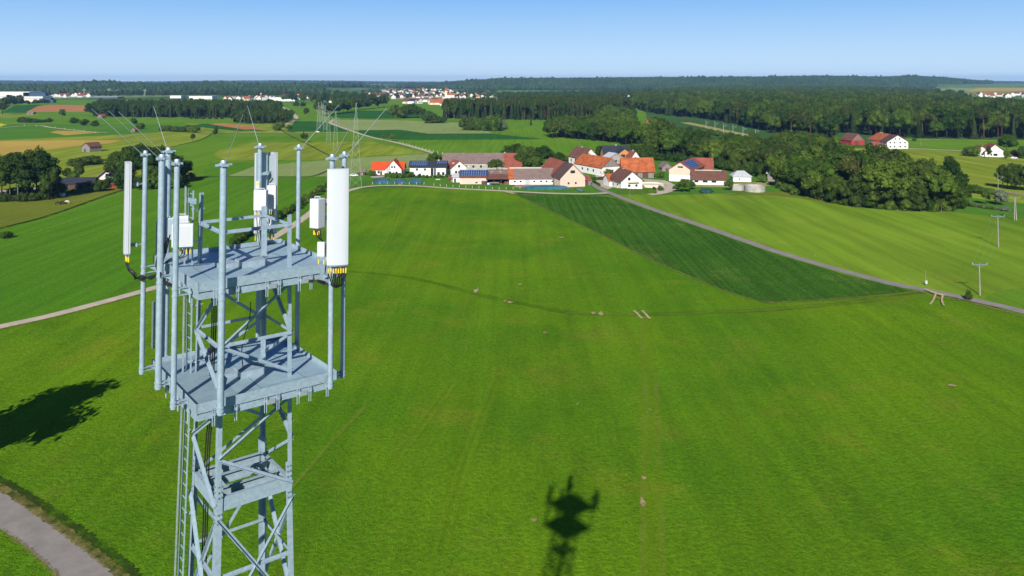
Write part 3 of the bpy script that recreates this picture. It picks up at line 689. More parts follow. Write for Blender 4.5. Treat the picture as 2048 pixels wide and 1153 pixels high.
for x, y, top, k, wd, lab in [(133, 364, 335, 'dark', 1.0, 'left tree behind the dark shed roof at left'), (158, 362, 326, 'dark', 1.0, 'taller tree behind the dark shed roof at left'), (147, 365, 340, 'bush', 1.1, 'bush between two trees behind the dark shed roof'),
     (150, 333, 315, 'darkbush', 1.7, 'left end of the dark hedge below the hay barn'), (172, 331, 312, 'darkbush', 1.8, 'middle of the dark hedge below the hay barn'), (190, 329, 310, 'darkbush', 1.5, 'right end of the dark hedge below the hay barn'),
     (112, 392, 374, 'bush', .9, 'bush at the left end of the dark farm shed'), (148, 388, 378, 'light', 1.3, 'light bush before the dark farm shed'), (196, 384, 358, 'darkbush', 1.1, 'round dark bush before the red farm shed'), (178, 385, 372, 'bush', 1.2, 'low bush beside the red farm shed')]:
    tree(k, x, y, top, lab, wide=wd)
# hedge along the track behind the tower
gh = 'shrubs of the hedge along the gravel track'
for i in range(30):
    t = i/29; x = 470+t*190+random.uniform(-2, 2); y = 492-t*122*(1-.10*math.sin(t*3.1))+random.uniform(-1, 1)
    p = P(x-2, y); put('bush' if random.random() < .6 else 'darkbush', p, random.uniform(2.2, 3.8), 'dense shrub in the hedge beside the gravel track behind the tower', gh, wide=.95)
# village trees
gv = 'trees standing behind the long barns'
for x, y, top, k in [(1018, 332, 291, 'dark'), (1032, 330, 287, 'dark'), (1048, 333, 291, 'broad'), (1060, 331, 293, 'dark'), (1075, 333, 300, 'broad'), (1088, 334, 291, 'dark'), (1102, 330, 302, 'broad'), (1118, 332, 304, 'dark'), (1135, 332, 312, 'broad'), (1147, 333, 320, 'bush'), (1047, 344, 303, 'dark'), (1060, 345, 306, 'broad'), (1073, 341, 303, 'dark')]:
    tree(k, x, y, top, 'leafy tree in the row behind the long brown barns', gv, wide=1.6)
gs = 'shrubs in front of the dark-roofed white house'
for i in range(16):
    x = 786+i*7.6; put('darkbush' if i % 2 else 'bush', P(x, 356.5+random.uniform(-1, 1)), random.uniform(2.2, 3.4) if x < 830 else random.uniform(1.5, 2.4), 'garden shrub in front of the dark-roofed white house', gs)
# hedgerow rows in the distance
def row(n, x0, y0, x1, y1, h, k, lab, grp, wide=1.2):
    for i in range(n):
        t = (i+.5)/n; put(random.choice(k), P(x0+(x1-x0)*t+random.uniform(-1, 1), y0+(y1-y0)*t), random.uniform(*h), lab, grp, wide=wide)
row(8, 38, 245.5, 62, 246, (4, 8), ['darkbush'], 'bush of the low hedge in the lush left meadow', 'bushes of the far left hedge', 1.3)
row(7, 70, 246, 101, 245, (3, 6), ['darkbush'], 'bush of the low hedge right of the first far hedge', 'bushes of the second far left hedge', 1.3)
row(15, 322, 263, 394, 266, (5, 7.5), ['bush', 'darkbush'], 'bush in the long hedge above the yellow-green field', 'bushes of the long hedge', 1.0)
row(10, 929, 261, 1000, 263, (12, 17), ['bush', 'darkbush', 'bush'], 'rounded tree of the clump before the conifer belt', 'trees of the rounded clump', .8)
row(6, 1000, 258, 1012, 259, (5, 9), ['willow', 'bush'], 'low bush at the right end of the rounded clump', 'low bushes by the rounded clump', 1.0)
row(9, 788, 237, 850, 237, (12, 22), ['dark', 'darkbush', 'tall'], 'dark tree in the clump left of the conifer belt', 'trees of the clump before the far village', 1.1)
row(4, 856, 247, 890, 247, (5, 15), ['darkbush', 'dark'], 'tree at the field corner left of the conifer belt', 'trees at the field corner')
row(16, 636, 232, 700, 226, (10, 24), ['dark', 'tall', 'broad'], 'tree of the dark group behind the far pylons', 'trees behind the far pylons', 1.2)
row(14, 700, 222, 770, 215, (14, 26), ['dark', 'tall'], 'dark tree before the far village', 'trees before the far village', 1.3)
row(10, 8, 213, 45, 212, (12, 22), ['dark'], 'dark tree before the white warehouse', 'trees before the warehouse', 1.2)
row(8, 50, 211, 98, 209, (7, 12), ['dark'], 'small tree before the warehouse forecourt', 'small trees before the warehouse', 1.4)
row(6, 375, 238, 450, 239, (2.5, 4), ['darkbush'], 'low bush before the long dark wood', 'low bushes before the long wood', 1.6)
row(10, 1262, 318, 1300, 320, (7, 10), ['darkbush'], 'tall shrub of the dark hedge behind the orange barn', 'shrubs of the dark hedge behind the barns', .9)
row(14, 1345, 259, 1540, 288, (3, 8), ['darkbush', 'bush'], 'shrub along the railway cutting', 'shrubs along the railway cutting', 1.1)
row(12, 1198, 316, 1262, 319, (5, 8), ['darkbush'], 'shrub of the dark hedge behind the blue-roofed house', 'shrubs of the dark hedge by the blue-roofed house', .9)
row(5, 1912, 383, 1990, 392, (3, 5), ['darkbush', 'bush'], 'bush on the railway embankment at right', 'bushes on the railway embankment', 1.3)
row(14, 2002, 378, 2120, 392, (9, 13), ['dark', 'dark', 'spruce'], 'dark tree behind the railway mast at the right border', 'trees beyond the railway at right', .9)
row(10, 1560, 378, 1592, 392, (2, 4), ['light'], 'low light green shrub along the grove edge', 'low shrubs before the grove', 1.3)
row(12, 1925, 412, 2020, 425, (1.2, 2.2), ['willow', 'bush'], 'tuft of the weedy ditch below the silvery willow', 'weeds in the ditch', 1.6)

# undergrowth along the front of the grove
def along(pts, n): 
    ps = [P(*q) for q in pts]; L = [(ps[i+1]-ps[i]).length for i in range(len(ps)-1)]; cum = np.cumsum([0]+L)
    return [Vector((np.interp(s_, cum, [p.x for p in ps])+random.uniform(-1.2, 1.2), np.interp(s_, cum, [p.y for p in ps])+random.uniform(-.5, 3), 0)) for s_ in np.linspace(0, cum[-1], n)]
for i, p in enumerate(along([(1560, 376), (1600, 386), (1640, 402), (1700, 413), (1780, 421), (1850, 425), (1912, 425), (1918, 414)], 62)):
    if i % 2: put(random.choice(['darkbush', 'bush']), p, random.uniform(2., 6.5), 'undergrowth shrub at the front edge of the mixed grove', 'undergrowth of the mixed grove', wide=random.uniform(.7, 1.1), trunk=False)
    else: put(random.choice(['dark', 'tall', 'broad']), p+Vector((0, 1.5, 0)), random.uniform(8, 15), 'young broadleaf tree at the front edge of the mixed grove', 'young trees of the grove edge', wide=random.uniform(1, 1.4))
for p in along([(-40, 404), (0, 405), (40, 405), (80, 403), (108, 398)], 26)+along([(-40, 396), (100, 390)], 8):
    put('darkbush', p, random.uniform(2, 4.5), 'undergrowth shrub below the tall trees of the left farm', 'undergrowth of the left farm grove', wide=1., trunk=False)
for p in along([(222, 377), (300, 381), (372, 366)], 12):
    put('darkbush', p, random.uniform(3, 7), 'undergrowth shrub below the grove behind the left antenna', 'undergrowth of the grove behind the left antenna', wide=1., trunk=False)
for p in along([(1290, 321), (1340, 324), (1400, 331), (1450, 341), (1500, 350), (1545, 362)], 30):
    put('darkbush', p, random.uniform(4, 8), 'undergrowth shrub behind the village barns', 'undergrowth behind the village', wide=.9, trunk=False)
# ---- woods: the nearest trees one by one, the rest as stuff
WOODS = [
 ('grove', [(1285, 318), (1335, 322), (1400, 330), (1440, 338), (1500, 348), (1545, 360), (1590, 382), (1640, 400), (1700, 412), (1780, 420), (1850, 424), (1915, 424), (1908, 412), (1850, 404), (1800, 397), (1760, 390), (1720, 383), (1690, 372), (1662, 350), (1640, 320), (1600, 306), (1540, 318), (1500, 324), (1420, 320), (1390, 316), (1340, 302), (1290, 301)],
   6.8, [('broad', .28), ('dark', .27), ('tall', .13), ('spruce', .18), ('pine', .14)], (15, 21)),
 ('meadow wood', [(1085, 276), (1150, 280), (1200, 284), (1262, 294), (1280, 290), (1265, 268), (1200, 262), (1120, 262)], 9, [('dark', .5), ('broad', .5)], (14, 18)),
 ('wood', [(1190, 252), (1255, 255), (1265, 244), (1200, 240)], 12, [('dark', .6), ('broad', .4)], (15, 20)),
 ('conifer belt', [(888, 238), (1020, 240), (1120, 242), (1180, 243), (1252, 235), (1262, 225), (1240, 221), (1100, 223), (1020, 227), (890, 231)], 8.5, [('spruce', .62), ('tall', .18), ('pine', .2)], (18, 27)),
 ('long wood', [(215, 235), (300, 236), (400, 236), (470, 237), (520, 234), (560, 230), (552, 222), (400, 220), (200, 220), (186, 226), (190, 233)], 9, [('spruce', .55), ('dark', .3), ('tall', .15)], (13, 20)),
 ('wood corner', [(465, 247), (520, 249), (578, 248), (584, 240), (545, 236), (470, 238)], 8.5, [('dark', .6), ('spruce', .4)], (11, 14)),
 ('great wood', [(1335, 232), (1420, 240), (1500, 256), (1560, 270), (1620, 282), (1662, 284), (1682, 268), (1800, 276.5), (1900, 278), (2060, 281), (2260, 285), (2260, 226), (2060, 225), (1965, 221), (1925, 206), (1850, 195), (1700, 187), (1500, 183), (1380, 189), (1290, 203), (1262, 214), (1290, 225)],
   11, [('spruce', .36), ('dark', .26), ('broad', .22), ('pine', .16)], (14, 25)),
 ('far spinneys', [(560, 205), (640, 199), (700, 197), (730, 204), (700, 212), (640, 210)], 30, [('dark', 1)], (14, 22)),
 ('village fringe', [(1000, 196), (1060, 196), (1120, 193), (1330, 190), (1330, 195), (1060, 203), (990, 200)], 17, [('dark', .8), ('spruce', .2)], (12, 20)),
 ('valley trees', [(190, 196), (340, 194), (520, 196), (700, 195), (700, 192), (340, 190), (190, 192)], 34, [('dark', 1)], (12, 20)),
]
LABEL = {'grove': ('tree of the mixed grove behind the village', 'trees of the mixed grove behind the village'), 'meadow wood': ('leafy tree of the rounded wood in the central meadow', 'trees of the wood in the central meadow'),
 'wood': ('leafy tree behind the rounded meadow wood', 'trees behind the meadow wood'), 'conifer belt': ('tall dark tree of the conifer belt before the far village', 'trees of the conifer belt'),
 'long wood': ('dark tree of the long wood at left', 'trees of the long wood'), 'wood corner': ('tree of the lower wood corner left of the tower', 'trees of the lower wood corner'),
 'great wood': ('tree of the great forest at right', 'trees of the great forest'), 'railway trees': ('low tree beside the railway cutting', 'trees beside the railway cutting'),
 'far spinneys': ('far dark tree among valley meadows', 'far spinneys'), 'village fringe': ('far tree on the fringe of the village', 'trees on the village fringe'), 'valley trees': ('far tree on the valley floor at left', 'trees of the left valley floor')}
KN = {'broad': 'light green broadleaf', 'dark': 'dark green broadleaf', 'tall': 'slim tall broadleaf', 'spruce': 'pointed dark spruce', 'pine': 'brown-stemmed pine'}
cand = []
for wn, poly, sp, mixk, hh in WOODS:
    pts = scatter(poly, sp); ks, ws = zip(*mixk)
    kk = rng.choice(len(ks), len(pts), p=np.array(ws)/sum(ws)); h = rng.uniform(*hh, len(pts))
    if wn == 'great wood': h = h*np.clip(1.1-.15*np.sin(pts[:, 0]*.01), .85, 1.15)
    if wn == 'grove':   # lower towards the road end, taller in the middle
        s = CX+F*pts[:, 0]/pts[:, 1]; h = h*np.interp(s, [1280, 1310, 1400, 1480, 1620, 1700, 1800, 1915], [1.08, 1.14, .84, .8, .9, 1.02, 1.04, .95])*rng.uniform(.85, 1.1, len(h))
    front = []
    for i in range(len(pts)): cand.append((h[i]/pts[i, 1], wn, ks[kk[i]], pts[i, 0], pts[i, 1], h[i]))
cand.sort(key=lambda c: -c[0])
lim = {'broadleaf_tree': 170, 'conifer_tree': 270, 'pine_tree': 200}; used = {}
rest = []
for c in cand:
    nm = KIND[c[2]][2]
    if used.get(nm, 0) < lim[nm]:
        used[nm] = used.get(nm, 0)+1
        lb, gr = LABEL[c[1]]
        put(c[2], (c[3], c[4], 0), c[5], KN[c[2]]+' '+lb, KN[c[2]]+' '+gr, wide=random.uniform(.95, 1.25))
    else: rest.append(c)
print('woods', len(cand), 'rest', len(rest), used)

def wood_stuff(name, items, label, cat):
    keys = sorted({c[2] for c in items}); vars_ = [(k, i) for k in keys for i in range(len(KIND[k][0])) if (k, i) in SRC]
    me = bpy.data.meshes.new(name); me.from_pydata([(c[3], c[4], float(terr(c[3], c[4]))) for c in items], [], [])
    ids = [random.choice([j for j, (k, i) in enumerate(vars_) if k == c[2]]) for c in items]
    a = me.attributes.new('pick', 'INT', 'POINT'); a.data.foreach_set('value', ids)
    a = me.attributes.new('size', 'FLOAT', 'POINT'); a.data.foreach_set('value', [c[5] for c in items])
    a = me.attributes.new('turn', 'FLOAT', 'POINT'); a.data.foreach_set('value', [random.uniform(0, 6.28) for _ in items])
    o = link(bpy.data.objects.new(name, me)); tag(o, label, cat, kind='stuff')
    g = bpy.data.node_groups.new(name, 'GeometryNodeTree')
    g.interface.new_socket('Geometry', in_out='INPUT', socket_type='NodeSocketGeometry'); g.interface.new_socket('Geometry', in_out='OUTPUT', socket_type='NodeSocketGeometry')
    gi = g.nodes.new('NodeGroupInput'); go = g.nodes.new('NodeGroupOutput')
    iop = g.nodes.new('GeometryNodeInstanceOnPoints'); jn = g.nodes.new('GeometryNodeJoinGeometry')
    insts = []
    for (k, i) in vars_:
        crown = SRC[(k, i)][0]
        j2 = g.nodes.new('GeometryNodeJoinGeometry')
        tr_o = crown.parent.children[-1] if len(crown.parent.children) > 1 else None
        for ob in [crown]+([tr_o] if tr_o else []):
            n_ = g.nodes.new('GeometryNodeObjectInfo'); n_.transform_space = 'ORIGINAL'; n_.inputs['Object'].default_value = ob
            g.links.new(n_.outputs['Geometry'], j2.inputs[0])
        gt = g.nodes.new('GeometryNodeGeometryToInstance'); g.links.new(j2.outputs[0], gt.inputs[0]); insts.append(gt)
    for gt in reversed(insts): g.links.new(gt.outputs[0], jn.inputs[0])
    def attr(nm, t):
        n_ = g.nodes.new('GeometryNodeInputNamedAttribute'); n_.data_type = t; n_.inputs[0].default_value = nm
        return [s_ for s_ in n_.outputs if s_.enabled][0]
    iop.inputs['Pick Instance'].default_value = True
    cx_ = g.nodes.new('ShaderNodeCombineXYZ')
    g.links.new(gi.outputs[0], iop.inputs['Points']); g.links.new(jn.outputs[0], iop.inputs['Instance'])
    g.links.new(attr('pick', 'INT'), iop.inputs['Instance Index']); g.links.new(attr('size', 'FLOAT'), iop.inputs['Scale'])
    g.links.new(attr('turn', 'FLOAT'), cx_.inputs[2]); g.links.new(cx_.outputs[0], iop.inputs['Rotation'])
    g.links.new(iop.outputs[0], go.inputs[0])
    md = o.modifiers.new('trees', 'NODES'); md.node_group = g
    return o


# ---- the wooded hills on the skyline: a mass of small crowns
def far_wood(name, pts, hs, mat, label, seed=1):
    g = np.random.default_rng(seed); n = len(pts); nu = 7
    prof = np.array([(.12, .62), (.45, 1.0), (.78, .62)]); z0 = terr(pts[:, 0], pts[:, 1])
    ang = np.arange(nu)*2*np.pi/nu
    rad = hs*g.uniform(.30, .42, n)
    rings = []
    for zf, rf in prof:
        rr = rad[:, None]*rf*g.uniform(.75, 1.2, (n, nu)); a = ang[None]+g.uniform(0, 1, (n, 1))
        rings.append(np.stack([pts[:, :1]+rr*np.cos(a), pts[:, 1:2]+rr*np.sin(a), (z0+hs*zf)[:, None]+hs[:, None]*g.uniform(-.05, .05, (n, nu))], -1))
    top = np.stack([pts[:, 0], pts[:, 1], z0+hs], -1)[:, None]
    V = np.concatenate(rings+[top], 1); m = 3*nu+1
    q = []; t = []
    for i in range(2):
        for k in range(nu): q.append((i*nu+k, i*nu+(k+1) % nu, (i+1)*nu+(k+1) % nu, (i+1)*nu+k))
    for k in range(nu): t.append((2*nu+k, 2*nu+(k+1) % nu, 3*nu))
    off = (np.arange(n)*m)[:, None, None]
    me = mesh_np(name, V.reshape(-1, 3), (np.array(q)[None]+off).reshape(-1, 4), [mat], tris=(np.array(t)[None]+off).reshape(-1, 3))
    o = link(bpy.data.objects.new(name, me)); tag(o, label, 'forest', kind='stuff'); return o
def far_mat():
    n = N('far woodland'); p = n.pos(); f = n.noise(p, .02, 3, .6); h = n.noise(p, .0035, 2)
    c = n.mix(n.ramp(f, .3, .7), (.013, .034, .014), (.046, .078, .020)); c = n.mix(.5, c, n.mix(n.ramp(h, .3, .7), (.3,)*3, (.7,)*3), 'OVERLAY')
    n.bsdf(c, .9, 0, .1); return n.m
FM = far_mat()
def hill_points(sp, depth, start=0):
    pts = []
    Yg = np.arange(2300, 6600, sp)
    for Y in Yg:
        xs = np.arange(-.72*Y, .72*Y, sp)+rng.uniform(0, sp); ys = np.full_like(xs, Y)+rng.uniform(-sp/2, sp/2, len(xs)); xs = xs+rng.uniform(-.3, .3, len(xs))*sp
        px = CX+F*xs/ys; gb, gt, h = ridge(px)
        k = (ys > gb+start) & (ys < gt+depth) & (px > -150) & (px < 2200)
        py = HY+F*(CAM-terr(xs, ys))/ys
        clear = ((px > 1870) & (py > 169)) | ((px > 1985) & (py > 161.5)) | ((px > 650) & (px < 745) & (py > 176)) | ((px > 575) & (px < 665) & (py > 172.5) & (py < 175.5)) | ((px > 475) & (px < 610) & (py > 178.5) & (py < 181.5)) \
            | ((px > 300) & (px < 420) & (py > 185.5) & (py < 188.5)) | ((px > 740) & (px < 795) & (py > 172.5) & (py < 178))
        k &= ~clear
        pts.append(np.stack([xs[k], ys[k]], 1))
    return np.concatenate(pts)
hp = hill_points(19, 150); print('hill trees', len(hp))
far_wood('hill_forest', hp, rng.uniform(17, 25, len(hp))*np.where(rng.random(len(hp)) < .05, 1.3, 1), FM, 'bluish wooded hills along the skyline', 3)
q = []
for Y in np.arange(8000, 8500, 45):
    xs = np.arange(-.72*Y, .72*Y, 32)+rng.uniform(-10, 10, len(np.arange(-.72*Y, .72*Y, 32))); q.append(np.stack([xs, Y+rng.uniform(-20, 20, len(xs))], 1))
q = np.concatenate(q)
far_wood('horizon_forest', q, rng.uniform(26, 36, len(q))+6*np.sin(q[:, 0]*.002), FM, 'farthest blue line of forest on the horizon', 5)

# ------------------------------------------------------------------ buildings
def house(name, label, px, py, w_, d, hw, hr, rot=0, ridge_dir='par', wall='wall', roof='tile_brown', over=.5, wins=(), door=None, chimney=(), solar=None,
          gable=None, cat='house', skylights=(), hip=0, extra=None, corner=None, group=None, roofs=None, backlow=None):
    """front wall centred on the ground point (px, py); local x along the front, y away from the camera. ridge 'par' along the front, 'perp' away from it"""
    c = P(px, py); e = empty(name, c, label, cat, R(rot), group)
    T = .35; m_ = MB()
    x0, x1 = -w_/2, w_/2
    if ridge_dir == 'par':
        prof = [(0, 0), (d, 0), (d, hw), (d/2, hr), (0, hw)]
        vs = [(x, y, z) for x in (x0, x1) for y, z in prof]
    else:
        prof = [(x0, 0), (x1, 0), (x1, hw), (0, hr), (x0, hw)]
        vs = [(x, y, z) for y in (0, d) for x, z in prof]
    n = 5
    fs = [(0, 1, 2, 3, 4), (9, 8, 7, 6, 5)]+[(i, n+i, n+(i+1) % n, (i+1) % n) for i in range(n)]
    if hip and ridge_dir == 'par':
        vs = [(v[0]+(hip if v[0] < 0 else -hip) if abs(v[2]-hr) < 1e-6 else v[0], v[1], v[2]) for v in vs]
    m_.add(vs, fs, M[wall])
    if gable:   # boarded gable end a little proud of the wall
        if ridge_dir == 'perp': m_.add([(x0+.05, -.06, hw), (x1-.05, -.06, hw), (0, -.06, hr-.1), (x0+.05, 0, hw), (x1-.05, 0, hw), (0, 0, hr-.1)], [(0, 1, 2), (0, 3, 4, 1), (1, 4, 5, 2), (2, 5, 3, 0)], M[gable])
        else:
            for sx in (-1, 1):
                X = sx*w_/2+sx*.06; X0 = sx*w_/2
                m_.add([(X, .05, hw), (X, d-.05, hw), (X, d/2, hr-.1), (X0, .05, hw), (X0, d-.05, hw), (X0, d/2, hr-.1)], [(0, 1, 2), (0, 3, 4, 1), (1, 4, 5, 2), (2, 5, 3, 0)], M[gable])
    wl = m_.build('wall', e)
    # roof slabs
    half = (d if ridge_dir == 'par' else w_)/2; sl_ = (hr-hw)/half; oz = over*sl_
    th = .22; rb = MB()
    L0, L1 = (x0-over, x1+over) if ridge_dir == 'par' else (-over, d+over)
    mid = d/2 if ridge_dir == 'par' else 0; lo = -over if ridge_dir == 'par' else x0-over; hi = d+over if ridge_dir == 'par' else x1+over
    rh = hip+over if hip else 0
    def slab(o0, side, a0, a1, mt):
        pts = [(a0, o0, hw-oz), (a1, o0, hw-oz), (a1-(rh if a1 == L1 else 0), mid, hr), (a0+(rh if a0 == L0 else 0), mid, hr)]
        vv = [(a, b, z+.03) for a, b, z in pts]+[(a, b, z+th+.03) for a, b, z in pts]
        if ridge_dir == 'perp': vv = [(b, a, z) for a, b, z in vv]
        rb.add(vv, [(0, 3, 2, 1), (4, 5, 6, 7), (0, 1, 5, 4), (1, 2, 6, 5), (2, 3, 7, 6), (3, 0, 4, 7)], mt)
    segs = roofs or [(0, 1, roof)]
    for a, b, mt in segs:
        A, B = L0+(L1-L0)*a, L0+(L1-L0)*b
        slab(lo, 0, A, B, M[mt]); slab(hi, 1, A, B, M[mt])
    if hip:
        for sx, X, RX in ((-1, L0, L0+rh), (1, L1, L1-rh)):
            v = [(X, lo, hw-oz), (X, hi, hw-oz), (RX, mid, hr)]; vv = [(a, b, z+.03) for a, b, z in v]+[(a, b, z+th+.03) for a, b, z in v]
            rb.add(vv, [(0, 1, 2), (3, 5, 4), (0, 3, 4, 1), (1, 4, 5, 2), (2, 5, 3, 0)], M[roof])
    rf = rb.build('roof', e)
    def roofz(off): return hw+(off-0)*sl_+th+.05
    if solar:   # (side, a0, a1, b0, b1) as fractions; side -1 = front/left slope, 1 = right/back
        for sd_, a0, a1, b0, b1 in solar:
            A0, A1 = L0+(L1-L0)*a0, L0+(L1-L0)*a1
            u0, u1 = half*b0, half*b1
            if sd_ < 0: o = [(-half+u0), (-half+u1)]
            else: o = [(half-u0), (half-u1)]
            ln = math.hypot(u1-u0, (u1-u0)*sl_)
            sm = MB(); sm.box((0, 0, 0), (A1-A0, ln, .08) if ridge_dir == 'par' else (ln, A1-A0, .08), M['solar']); so_ = sm.build('solar_panel', rf)
            zc = hw+(u0+u1)/2*sl_+th+.12; ang = math.atan(sl_)
            if ridge_dir == 'par': so_.location = ((A0+A1)/2, (o[0]+o[1])/2+half, zc); so_.rotation_euler = (ang if sd_ < 0 else -ang, 0, 0)
            else: so_.location = ((o[0]+o[1])/2, (A0+A1)/2, zc); so_.rotation_euler = (0, -ang if sd_ < 0 else ang, 0)
    for (side, a, z, ww, wh) in wins:     # side f front, l left, r right
        fm = MB(); gm = MB()
        if side == 'f': fm.box((x0+a*w_, -.07, z), (ww, .12, wh), M['glass'])
        elif side == 'l': fm.box((x0-.07, a*d, z), (.12, ww, wh), M['glass'])
        else: fm.box((x1+.07, a*d, z), (.12, ww, wh), M['glass'])
        fm.build('window', e)
    if door:
        side, a, ww, wh, mt = door; dm = MB(); dm.box((x0+a*w_, -.06, wh/2+.02) if side == 'f' else (x0-.06, a*d, wh/2+.02) if side == 'l' else (x1+.06, a*d, wh/2+.02), (ww, .1, wh) if side == 'f' else (.1, ww, wh), M[mt]); dm.build('door', e)
    for a, b, hh in chimney:
        cm = MB(); X = x0+a*w_ if ridge_dir == 'par' else x0+b*w_; Y = b*d if ridge_dir == 'par' else a*d
        cm.box((X, Y, hr+hh/2-.6), (.8, .7, hh+1.2), M['wall_grey']); cm.box((X, Y, hr+hh+.05), (.95, .85, .1), M['tile_dark']); cm.build('chimney', rf)
    for a, b in skylights:
        km = MB(); km.box((0, 0, 0), (.9, 1.2, .12), M['white']); ko = km.build('skylight', rf); ang = math.atan(sl_)
        if ridge_dir == 'par': ko.location = (x0+a*w_, half*b, hw+half*b*sl_+th+.1); ko.rotation_euler = (ang, 0, 0)
        else: ko.location = (x0+half*b, a*d, hw+half*b*sl_+th+.1); ko.rotation_euler = (0, -ang, 0)
    return e

W = lambda side, zs, as_, ww=1.1, wh=1.2: [(side, a, z, ww, wh) for z in zs for a in as_]
house('farmhouse', 'white house with bright red roof at the left end of the village', 775, 351, 16.5, 9, 3.0, 6.2, 0, wall='wall', roof='tile_bright', wins=W('f', [1.6], [.1, .22]), door=('f', .3, 1.1, 2.1, 'wood_brown'), chimney=[(.75, .5, .9)])
house('gabled_wing', 'white gabled wing of the bright red-roofed house facing the field', 786.5, 352.5, 8.4, 9.5, 3.4, 8.0, 0, 'perp', roof='tile_bright', wins=W('f', [1.7], [.3, .7])+W('f', [4.6], [.42, .58], .8, 1.1), cat='house')
house('modern_house', 'long white house with black roof and solar panels', 855.5, 353.5, 18.5, 10, 5.0, 7.4, 0, roof='tile_dark', over=.7, wins=[('f', .62, 2.3, 1.4, 3.9), ('f', .70, 2.3, .9, 3.9), ('f', .8, 1.5, 1.3, 1.6), ('f', .93, 1.5, 1.2, 1.6), ('f', .2, 3.6, 1.1, 1.0), ('f', .42, 3.6, 1.1, 1.0)], solar=[(-1, .04, .48, .15, .85), (-1, .72, .98, .45, .9)], chimney=[(.78, .5, .9)])
house('annex', 'small grey-roofed annex right of the long white house', 897, 350, 8, 8, 2.8, 4.0, 0, roof='metal_roof', wall='wall_grey', cat='shed', wins=W('f', [1.5], [.3]))
house('long_barn', 'very long barn with pinkish grey roof at the back of the village', 962, 341.5, 42, 17, 4.2, 8.6, 0, wall='wall_grey', roof='tile_grey', roofs=[(0, .79, 'tile_grey'), (.79, 1, 'tile_red')], cat='barn', wins=W('f', [2.2], [.2, .3, .4, .5, .6, .7, .9]), chimney=[(.1, .5, .3), (.25, .5, .3), (.4, .5, .3), (.55, .5, .3), (.7, .5, .3), (.81, .5, .8)])
house('red_roof_barn', 'lower red-roofed barn end between the round tree and the long brown shed', 1026, 347, 9, 12, 3.5, 7.2, 0, wall='wall_grey', roof='tile_red', cat='barn', wins=W('f', [2.], [.5]))
house('cottage', 'small white house with red-brown roof and two skylights', 918, 350.5, 8.2, 9, 4.0, 7.2, 22, 'perp', roof='tile_red', wins=W('f', [1.6], [.3, .7])+W('f', [4.6], [.5]), skylights=[(.3, .5), (.5, .5)], door=('f', .5, 1, 2, 'wood_brown'))
house('solar_shed', 'pink walled shed with a blue solar roof', 946.5, 369.8, 12.6, 8.5, 3.6, 6.3, 0, wall='wall_pink', roof='tile_brown', cat='shed', solar=[(-1, .03, .99, .06, .96)], wins=[('f', .62, 1, 1.0, .6)], door=('l', .5, 2.2, 2.4, 'wood_brown'))
house('lean_to_hut', 'small white hut with a grey lean-to roof left of the solar shed', 913, 366, 3.6, 5, 2.8, 3.9, 0, roof='metal_roof', cat='shed', door=('f', .3, 1, 2, 'wood_brown'))
house('garden_hut', 'little brown wooden hut at the village edge', 903.5, 365, 2.6, 2.4, 1.9, 2.8, 0, wall='wood_brown', roof='tile_brown', cat='shed', door=('f', .5, .8, 1.6, 'wood'))
# open machine shed on posts with its clutter
def open_shed():
    c = P(1002, 369.8); e = empty('machine_shed', c, 'open machine shed with a two-tone grey and brown roof', 'shed')
    m_ = MB(); m_.box((0, 8.8, 1.9), (13.6, .3, 3.8), M['wood_brown']); m_.box((-6.7, 4.5, 1.9), (.3, 8.3, 3.8), M['wood_brown']); m_.box((6.7, 4.5, 1.9), (.3, 8.3, 3.8), M['wood_brown']); m_.build('wall', e)
    for k in range(5):
        p = MB(); p.box((-6.6+k*3.3, .3, 1.35), (.3, .3, 2.7), M['wood_brown']); p.build('post', e)
    r = MB(); n = [(-7.2, -.8, 2.9), (7.2, -.8, 2.9), (7.2, 4.0, 4.6), (-7.2, 4.0, 4.6), (7.2, 9.3, 6.2), (-7.2, 9.3, 6.2)]
    vv = n+[(x, y, z-.25) for x, y, z in n]
    r.add(vv, [(0, 1, 2, 3)], M['tile_brown']); r.add(vv, [(3, 2, 4, 5)], M['tile_grey']); r.add(vv, [(6, 9, 8, 7), (9, 11, 10, 8), (0, 6, 7, 1), (5, 4, 10, 11), (1, 7, 8, 2), (2, 8, 10, 4), (0, 3, 9, 6), (3, 5, 11, 9)], M['tile_brown'])
    ro = r.build('roof', e)
    for k in range(3):
        q = MB(); q.box((-4.5+k*4.2, 6.2, 5.42), (.8, .8, .3), M['wall_grey']); q.build('roof_vent', ro)
open_shed()
house('long_stable', 'long low stable with dark grey roof beside the big pink barn', 1064, 370.5, 21.5, 14, 3.0, 7.0, 2, roof='tile_grey', roofs=[(0, .13, 'tile_orange'), (.13, 1, 'tile_grey')], cat='barn', wins=W('f', [1.7], [.12, .25, .55, .7, .82, .95], .9, .7), door=('f', .4, 2.2, 2.4, 'metal_roof'), chimney=[])
m_ = MB(); c0 = P(1064, 370.5); rdg = empty('ridge_light', c0+Vector((-3, 7, 7.05)), 'pale translucent ridge light along the long stable roof', 'skylight', R(2))
m_.box((0, 0, .28), (15.5, 1.3, .5), M['ridge']); m_.build('glazing', rdg)
house('big_barn', 'big barn with pinkish gable and brown roof at the village road', 1145.5, 375.3, 12.2, 34, 4.6, 10.6, 15, 'perp', wall='wall_pink', roof='tile_brown', roofs=[(0, .36, 'tile_brown_dark'), (.36, 1, 'tile_red')], cat='barn', over=.6,
      wins=[('f', .33, 2.0, .8, .9), ('f', .62, 2.0, .8, .9), ('f', .5, 7.2, 2.2, 1.3)], door=('l', .3, 3.5, 3.4, 'wood'))
